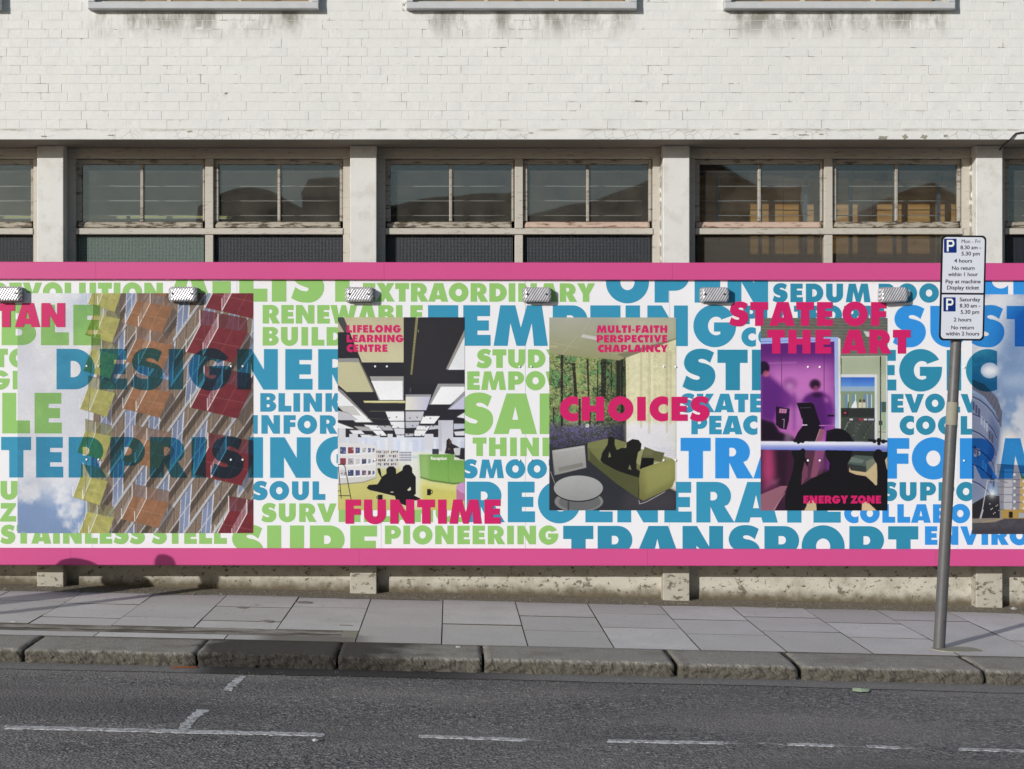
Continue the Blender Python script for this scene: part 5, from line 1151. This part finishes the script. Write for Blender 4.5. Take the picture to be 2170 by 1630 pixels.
# ------------------------------------------------------------------ bulkhead lights on the print
def lens_mesh():
    w_, h_, d = .2305, .118, .088; nx, nz = 72, 38; V = []; g = G()
    def rr(u, v, r=.026):                                 # map unit square onto a rounded rectangle
        x, z = u*w_/2, v*h_/2; cx_, cz_ = max(abs(x)-(w_/2-r), 0), max(abs(z)-(h_/2-r), 0)
        if cx_ > 0 and cz_ > 0:
            k = r/max(math.hypot(cx_, cz_), 1e-6); m_ = max(cx_, cz_)/math.hypot(cx_, cz_)
            x = math.copysign(w_/2-r+cx_*m_, x); z = math.copysign(h_/2-r+cz_*m_, z)
        return x, z
    for j in range(nz+1):
        for i in range(nx+1):
            u, v = 2*i/nx-1, 2*j/nz-1; x, z = rr(u, v); e = max(abs(u)**1, abs(v))
            ed = max(0, e-.72)/.28; y = -d+.016*ed**2.5
            if e < .7: y += .0008*(abs(((x*1.0+z*.55)/.0134) % 1-.5)*2)
            V.append((x, y, z))
    fs = [(j*(nx+1)+i, j*(nx+1)+i+1, (j+1)*(nx+1)+i+1, (j+1)*(nx+1)+i) for j in range(nz) for i in range(nx)]
    ring = [(0,i) for i in range(nx+1)]+[(j,nx) for j in range(1,nz+1)]+[(nz,i) for i in range(nx-1,-1,-1)]+[(j,0) for j in range(nz-1,0,-1)]
    b0 = len(V)
    for j, i in ring: x, y, z = V[j*(nx+1)+i]; V.append((x*.985, -.02, z*.985))
    n = len(ring); fs += [(ring[k][0]*(nx+1)+ring[k][1], b0+k, b0+(k+1)%n, ring[(k+1)%n][0]*(nx+1)+ring[(k+1)%n][1]) for k in range(n)]
    g.add(V, fs); me = g.mesh('lens', smooth=True); me.materials.append(MT['lamp_lens']); return me
def base_mesh():
    g = G(); w_, h_ = .236, .128; r = .026; pts = []
    for cx_, cz_, a in ((w_/2-r,h_/2-r,0),(-w_/2+r,h_/2-r,90),(-w_/2+r,-h_/2+r,180),(w_/2-r,-h_/2+r,270)):
        pts += [(cx_+r*math.cos(math.radians(a+15*i)), cz_+r*math.sin(math.radians(a+15*i))) for i in range(7)]
    g.prism(pts, -.024, 0); me = g.mesh('base'); me.materials.append(MT['lamp_base']); return me
def screw_mesh():
    g = G(); n = 12; V = [(.009*math.cos(2*math.pi*k/n), -.0885, .009*math.sin(2*math.pi*k/n)) for k in range(n)]+[(.006*math.cos(2*math.pi*k/n), -.0925, .006*math.sin(2*math.pi*k/n)) for k in range(n)]
    g.add(V, [(k,(k+1)%n,n+(k+1)%n,n+k) for k in range(n)]+[tuple(n+k for k in range(n))]); me = g.mesh('screw'); me.materials.append(MT['screw_metal']); return me
lm, bm2, scm = lens_mesh(), base_mesh(), screw_mesh()
lamps = [(15, 623.5, 'bulkhead light cut off by the left border of the photograph'), (386, 624, 'bulkhead light on the top edge of the balcony picture'), (759.5, 624.5, 'bulkhead light between the green words LIST and EXTRAORDINARY'),
         (1136, 625, 'bulkhead light covering the last letters of the green word EXTRAORDINARY'), (1512, 625, 'bulkhead light over the blue word OPEN above the pink words STATE OF'), (1892, 625, 'bulkhead light whose lens has slipped sideways, nearest the parking sign')]
for i, (px, py, lb) in enumerate(lamps):
    loc = (wx(px+2, 12.93), YP-.006, wz(py, 12.93))
    e = empty('bulkhead_light', loc, 'clear ribbed '+lb, 'wall lamp', 'ribbed bulkhead lights along the hoarding')
    parts = [('base', bm2, (0,0,0)), ('lens', lm, (0,0,0)), ('screw', scm, (-.078,0,.002)), ('screw', scm, (.078,0,.002))]
    lensobj = None
    for nm, me, off in parts:
        if nm == 'screw' and i == 5: continue
        o = bpy.data.objects.new(nm, me); S.collection.objects.link(o); o.parent = e; o.location = off
        if nm == 'lens' and i == 5: o.location = (-.012,-.008,-.002); o.rotation_euler = (0, math.radians(-2), math.radians(4)); o['label'] = 'lens hanging loose and askew'
    if i == 5:
        g = G(); n = 16; g.add([(loc[0]+.118+.024*math.cos(2*math.pi*k/n), loc[1]-.03, loc[2]+.008+.024*math.sin(2*math.pi*k/n)) for k in range(n)]+[(loc[0]+.118+.024*math.cos(2*math.pi*k/n), loc[1]-.002, loc[2]+.008+.024*math.sin(2*math.pi*k/n)) for k in range(n)],
            [tuple(range(n))]+[(k,(k+1)%n,n+(k+1)%n,n+k) for k in range(n)]); link('socket', g.mesh('socket'), MT['fixing_cap'], parent=e)

# ------------------------------------------------------------------ parking sign on a leaning post
b_ = hit(1990, 1374, zp); YS2 = b_[1]
sg = empty('parking_sign', b_, 'two part white parking sign with blue P squares on a leaning grey post', 'parking sign')
tx_, tz_ = wx(2026, YS2), wz(722, YS2); ux, uz = tx_-b_[0], tz_-b_[2]
g = G(); P = [(b_[0]-ux*.05, YS2, b_[2]-.06)]+[(b_[0]+ux*t_, YS2, b_[2]+uz*t_) for t_ in (0,.25,.5,.72,.725,.8,.805,1.0,1.15,1.31)]
g.tube(P, [.0405]*5+[.0395,.0395,.0380,.0375,.037,.037], 28)
link('post', g.mesh('post', smooth=True), MT['galvanised_steel'], parent=sg)
g = G(); P2 = [(b_[0]+ux*t_, YS2, b_[2]+uz*t_) for t_ in (.726,.80)]; g.tube(P2, .0412, 28, cap=False)
link('collar', g.mesh('collar', smooth=True), MT['bare_concrete'], parent=sg, label='worn patch of old sticker glue round the post')
YF = YS2-.055                                          # sign face
ang = math.atan2(-6.0, 224)                            # lean of the plate
cxs, cys = 2040.2, 610.5
def SP(px, py, Y=YF):                                  # photograph point on the sign face
    return (wx(px, Y), wz(py, Y))
def srot(u, v):                                        # plate coordinates (pixels from centre) to photograph points
    k = 5.5/224; return (cxs+u-v*k, cys+v+u*.008)
def rrect(u0, v0, u1, v1, r, n=6):
    pts = []
    for cu_, cv_, a in ((u1-r,v1-r,0),(u0+r,v1-r,90),(u0+r,v0+r,180),(u1-r,v0+r,270)):
        pts += [(cu_+r*math.cos(math.radians(a+90*i/n)), cv_+r*math.sin(math.radians(a+90*i/n))) for i in range(n+1)]
    return [SP(*srot(*q)) for q in pts]
g = G(); g.prism(rrect(-47.8,-111.5,47.8,111.5,10), YF, YF+.004); plate = link('sign_plate', g.mesh('sign_plate'), MT['ink_black'], parent=sg)
g = G(); g.prism(rrect(-47.4,-111.1,47.4,111.1,10), YF+.0045, YF+.007); link('plate_back', g.mesh('plate_back'), MT['sign_back'], parent=sg)
def half(v0, v1, top):
    r = 8; n = 6; pts = []
    cs_ = [(43.9-r,v0+r,270,r),(43.9-(.6 if top else r),v1-(.6 if top else r),0,(.6 if top else r)),(-43.9+(.6 if top else r),v1-(.6 if top else r),90,(.6 if top else r)),(-43.9+r,v0+r,180,r)] if top else [(43.9-.6,v0+.6,270,.6),(43.9-r,v1-r,0,r),(-43.9+r,v1-r,90,r),(-43.9+.6,v0+.6,180,.6)]
    for cu_, cv_, a, q in cs_: pts += [SP(*srot(cu_+q*math.cos(math.radians(a+90*i/n)), cv_+q*math.sin(math.radians(a+90*i/n)))) for i in range(n+1)]
    g = G(); g.prism(pts, YF-.0012, YF-.0002); return link('sign_face', g.mesh('sign_face'), MT['sign_white'], parent=sg)
f1 = half(-107.6, 10.2, True); f2 = half(14.2, 107.6, False)
for f_, x0, y0, x1, y1 in ((f1, 378, 163, 545, 350), (f2, 370, 942, 532, 1130)):
    u0, v0, u1, v1 = [(x0/6.27+1940), (y0/6.27+480), (x1/6.27+1940), (y1/6.27+480)]
    pts = [];
    for cu_, cv_, a in ((u1-1,v1-1,0),(u0+1,v1-1,90),(u0+1,v0+1,180),(u1-1,v0+1,270)): pts += [SP(cu_+math.cos(math.radians(a+30*i)), cv_+math.sin(math.radians(a+30*i))) for i in range(4)]
    g = G(); g.prism(pts, YF-.0022, YF-.0014); link('blue_square', g.mesh('blue_square'), MT['ink_signblue'], parent=f_)
    h_ = (y1-y0)/6.27*.82; px0 = u0+(u1-u0)*.22; pb = v1-(v1-v0)*.09; wP = (u1-u0)*.60; tk = .20
    outer = [(0,0),(0,1)]+arc(.66,.70,.34,.30,90,-90,14)+[(tk+.04,.40),(tk+.04,0)]; inner = [(tk+.04,.835),(tk+.04,.565)]+arc(.62,.70,.15,.135,-90,90,10)
    add_curve([[SP(px0+u_*wP, pb-v_*h_) for u_, v_ in c] for c in (outer, inner)], YF-.0032, 'ink_white', f_, 'letter_p', 'white capital P')
flush_curves()
def text(txt, x0, x1, base, cap, parent, mat='ink_black', Y=YF-.0024, ob=6.27, ox=1940, oy=480, bold=.014, name='lettering', kk=5.5/224, label=None):
    cu = bpy.data.curves.new(name, 'FONT'); cu.body = txt; cu.size = 1.0; cu.extrude = .0; cu.offset = bold; cu.resolution_u = 4
    o = bpy.data.objects.new('tmp', cu); S.collection.objects.link(o)
    u0, u1, b = x0/ob+ox, x1/ob+ox, base/ob+oy; capx = cap/ob
    def fn(a):
        mn, mx = a[:,0].min(), a[:,0].max(); sx_ = (u1-u0)/(mx-mn); sy_ = capx/.70
        U = u0+(a[:,0]-mn)*sx_; Vv = b-a[:,1]*sy_; U = U-(Vv-b)*kk
        return np.stack([(U-CX)/F*Y, np.full(len(a), Y), HC-(Vv-CY)/F*Y], 1)
    CURVES.append((o, Y, mat, parent, name, label or ('black lettering reading '+txt), fn))
C_ = 50
text('Mon - Fri', 612, 860, 222, C_, f1, bold=0); text('8.30 am -', 597, 870, 303, C_, f1); text('5.30 pm', 610, 855, 385, C_, f1)
text('4 hours', 515, 752, 480, C_, f1); text('No return', 485, 785, 577, C_, f1); text('within 1 hour', 433, 830, 660, C_, f1); text('Pay at machine', 400, 865, 755, C_, f1); text('Display ticket', 420, 845, 837, C_, f1)
text('Saturday', 587, 862, 995, C_, f2); text('8.30 am -', 588, 860, 1077, C_, f2); text('5.30 pm', 600, 847, 1160, C_, f2); text('2 hours', 508, 742, 1262, C_, f2); text('No return', 475, 775, 1367, C_, f2); text('within 2 hours', 400, 847, 1448, C_, f2)
text('Reception', 779, 909, 1187, 25, hd, mat='ink_white', Y=YP-.0046, ob=3.836, ox=710, oy=665, bold=.03, kk=0, label='small white lettering reading Reception')
flush_curves()
g = G()
for v_ in (-60, 60):
    q = srot(0, v_); t_ = (wz(q[1], YS2)-b_[2])/uz; cx2 = b_[0]+ux*t_; z_ = wz(q[1], YS2)
    g.box(cx2-.055, cx2+.055, YF+.0075, YS2-.036, z_-.012, z_+.012); g.tube([(cx2, YS2, z_-.012), (cx2, YS2, z_+.012)], .0425, 20)
link('clamp', g.mesh('clamp'), MT['sign_back'], parent=sg)

# ------------------------------------------------------------------ guessed unseen bollard and bin, added to throw shadows on pavement and rail
def post_thing(name, x, y, prof, label, cat, lid=None):
    z0 = zp(x, y); e = empty(name, (x, y, z0), label, cat); g = G(); n = 28; V = []
    for r_, h in prof: V += [(x+r_*math.cos(2*math.pi*k/n), y+r_*math.sin(2*math.pi*k/n), z0+h) for k in range(n)]
    g.add(V, [(j*n+k, j*n+(k+1)%n, (j+1)*n+(k+1)%n, (j+1)*n+k) for j in range(len(prof)-1) for k in range(n)]+[tuple((len(prof)-1)*n+k for k in range(n)), tuple(range(n-1,-1,-1))])
    link('body', g.mesh('body', smooth=True), MT['iron_black'], parent=e); return e
post_thing('shadow_bollard', -3.99, 11.0, [(.10,0),(.10,.08),(.07,.12),(.062,.5),(.06,.82),(.075,.83),(.075,.85),(.05,.865),(.06,.895),(.07,.93),(.066,.975),(.05,1.01),(.02,1.025),(.002,1.028)], 'guessed black bollard with ball top, added outside the left border to cast a shadow', 'bollard')
be = post_thing('shadow_bin', -4.30, 11.45, [(.14,0),(.16,.02),(.17,.45),(.175,.60),(.175,.62)], 'guessed round black bin with domed hood, added outside the left border to cast a shadow', 'litter bin')
g = G(); n = 28; V = []
for r_, h in [(.17,.67),(.18,.69),(.175,.71),(.14,.76),(.09,.79),(.003,.805)]: V += [(-4.30+r_*math.cos(2*math.pi*k/n), 11.45+r_*math.sin(2*math.pi*k/n), zp(-4.3,11.45)+h) for k in range(n)]
g.add(V, [(j*n+k, j*n+(k+1)%n, (j+1)*n+(k+1)%n, (j+1)*n+k) for j in range(5) for k in range(n)]+[tuple(range(n-1,-1,-1))])
for k in range(4):
    a = k*math.pi/2+.4; x, y = -4.30+.16*math.cos(a), 11.45+.16*math.sin(a); g.tube([(x,y,zp(x,y)+.61),(x,y,zp(x,y)+.69)], .012, 6)
link('hood', g.mesh('hood', smooth=True), MT['iron_black'], parent=be)

# ------------------------------------------------------------------ litter and grit
simple('paper_green', (176,196,160), .6, var=.15, nscale=60); simple('paper_white', (214,214,210), .7, var=.05); simple('straw_orange', (176,96,50), .5, var=.1); simple('grit', (150,144,132), .9, var=.3, nscale=20)
def scrap(name, pts, zf, mat, label, cat, h=.012, lift=.002, curl=.008):
    P = [hit(x, y, zf)[:2] for x, y in pts]; n = len(P); g = G(); cxx = sum(p[0] for p in P)/n; cyy = sum(p[1] for p in P)/n
    V = [(x, y, zf(x,y)+lift+curl*abs(mnoise.noise((x*40, y*40, 1)))+.0015) for x, y in P]+[(cxx, cyy, zf(cxx,cyy)+lift+h)]
    V2 = [(x, y, z-.0012) for x, y, z in V]; m_ = n+1
    g.add(V+V2, [(i, (i+1)%n, n) for i in range(n)]+[(m_+(i+1)%n, m_+i, m_+n) for i in range(n)]+[(i, m_+i, m_+(i+1)%n, (i+1)%n) for i in range(n)])
    return link(name, g.mesh(name), MT[mat], label=label, cat=cat)
zr2 = lambda x, y: zr(x, y)+.005
scrap('crushed_wrapper', [(1806,1460),(1822,1462),(1843,1462),(1841,1467),(1825,1468),(1807,1465)], zr2, 'paper_green', 'pale green crushed paper wrapper lying in the gutter right of the kerb joint', 'litter', .014)
scrap('paper_scrap', [(661,1570),(667,1568),(671,1570),(676,1571),(670,1572.5),(666,1573.5)], zr2, 'paper_white', 'small white star shaped paper scrap on the road below the long painted line', 'litter')
scrap('paper_scrap', [(22,1318),(33,1318),(33,1320),(22,1320)], zp, 'paper_white', 'small white paper scrap on the slabs near the left border', 'litter', .006)
scrap('paper_scrap', [(2140,1290),(2150,1288),(2157,1291),(2152,1294),(2143,1294)], zp, 'paper_white', 'crumpled white paper by the foot of the rightmost column', 'litter', .02)
scrap('cigarette_end', [(966,1371),(976,1371),(976,1373.5),(966,1373.5)], zp, 'paper_white', 'white cigarette end on the slab above the middle kerb stone', 'litter', .006)
scrap('orange_straw', [(362,1414.5),(416,1413.2),(417,1416),(362,1416.5)], zr2, 'straw_orange', 'thin orange strip lying against the foot of the kerb', 'litter', .006, curl=.002)
rg = random.Random(11); g = G()
def stone(x, y, z, r):
    V = [(x+r*rg.uniform(.6,1.2)*a, y+r*rg.uniform(.6,1.2)*b, z+r*.8*max(c,-.1)) for a, b, c in ((1,0,0),(.3,.9,0),(-.8,.6,0),(-.8,-.6,0),(.3,-.9,0),(0,0,1))]
    g.add(V, [(0,1,5),(1,2,5),(2,3,5),(3,4,5),(4,0,5)])
for _ in range(900):
    x = rg.uniform(-4.6, 5.4); y = 13.25-abs(rg.gauss(0, .17)); stone(x, y, zp(x,y)+.004, rg.choice((.003,.004,.006,.010)))
for _ in range(160):
    x = rg.uniform(-4.6, 5.4); y = rg.uniform(10.9, 12.9); stone(x, y, zp(x,y)+.001, rg.choice((.003,.004,.005)))
for _ in range(420):
    x = rg.uniform(-4.6, 5.4); y = 10.22-abs(rg.gauss(0, .35)); stone(x, y, zr(x,y)+.003, rg.choice((.003,.004,.006)))
link('grit', g.mesh('grit', fix=False), MT['grit'], kind='stuff', label='loose grit and crumbs along wall foot and gutter')
print('objects', len(bpy.data.objects))
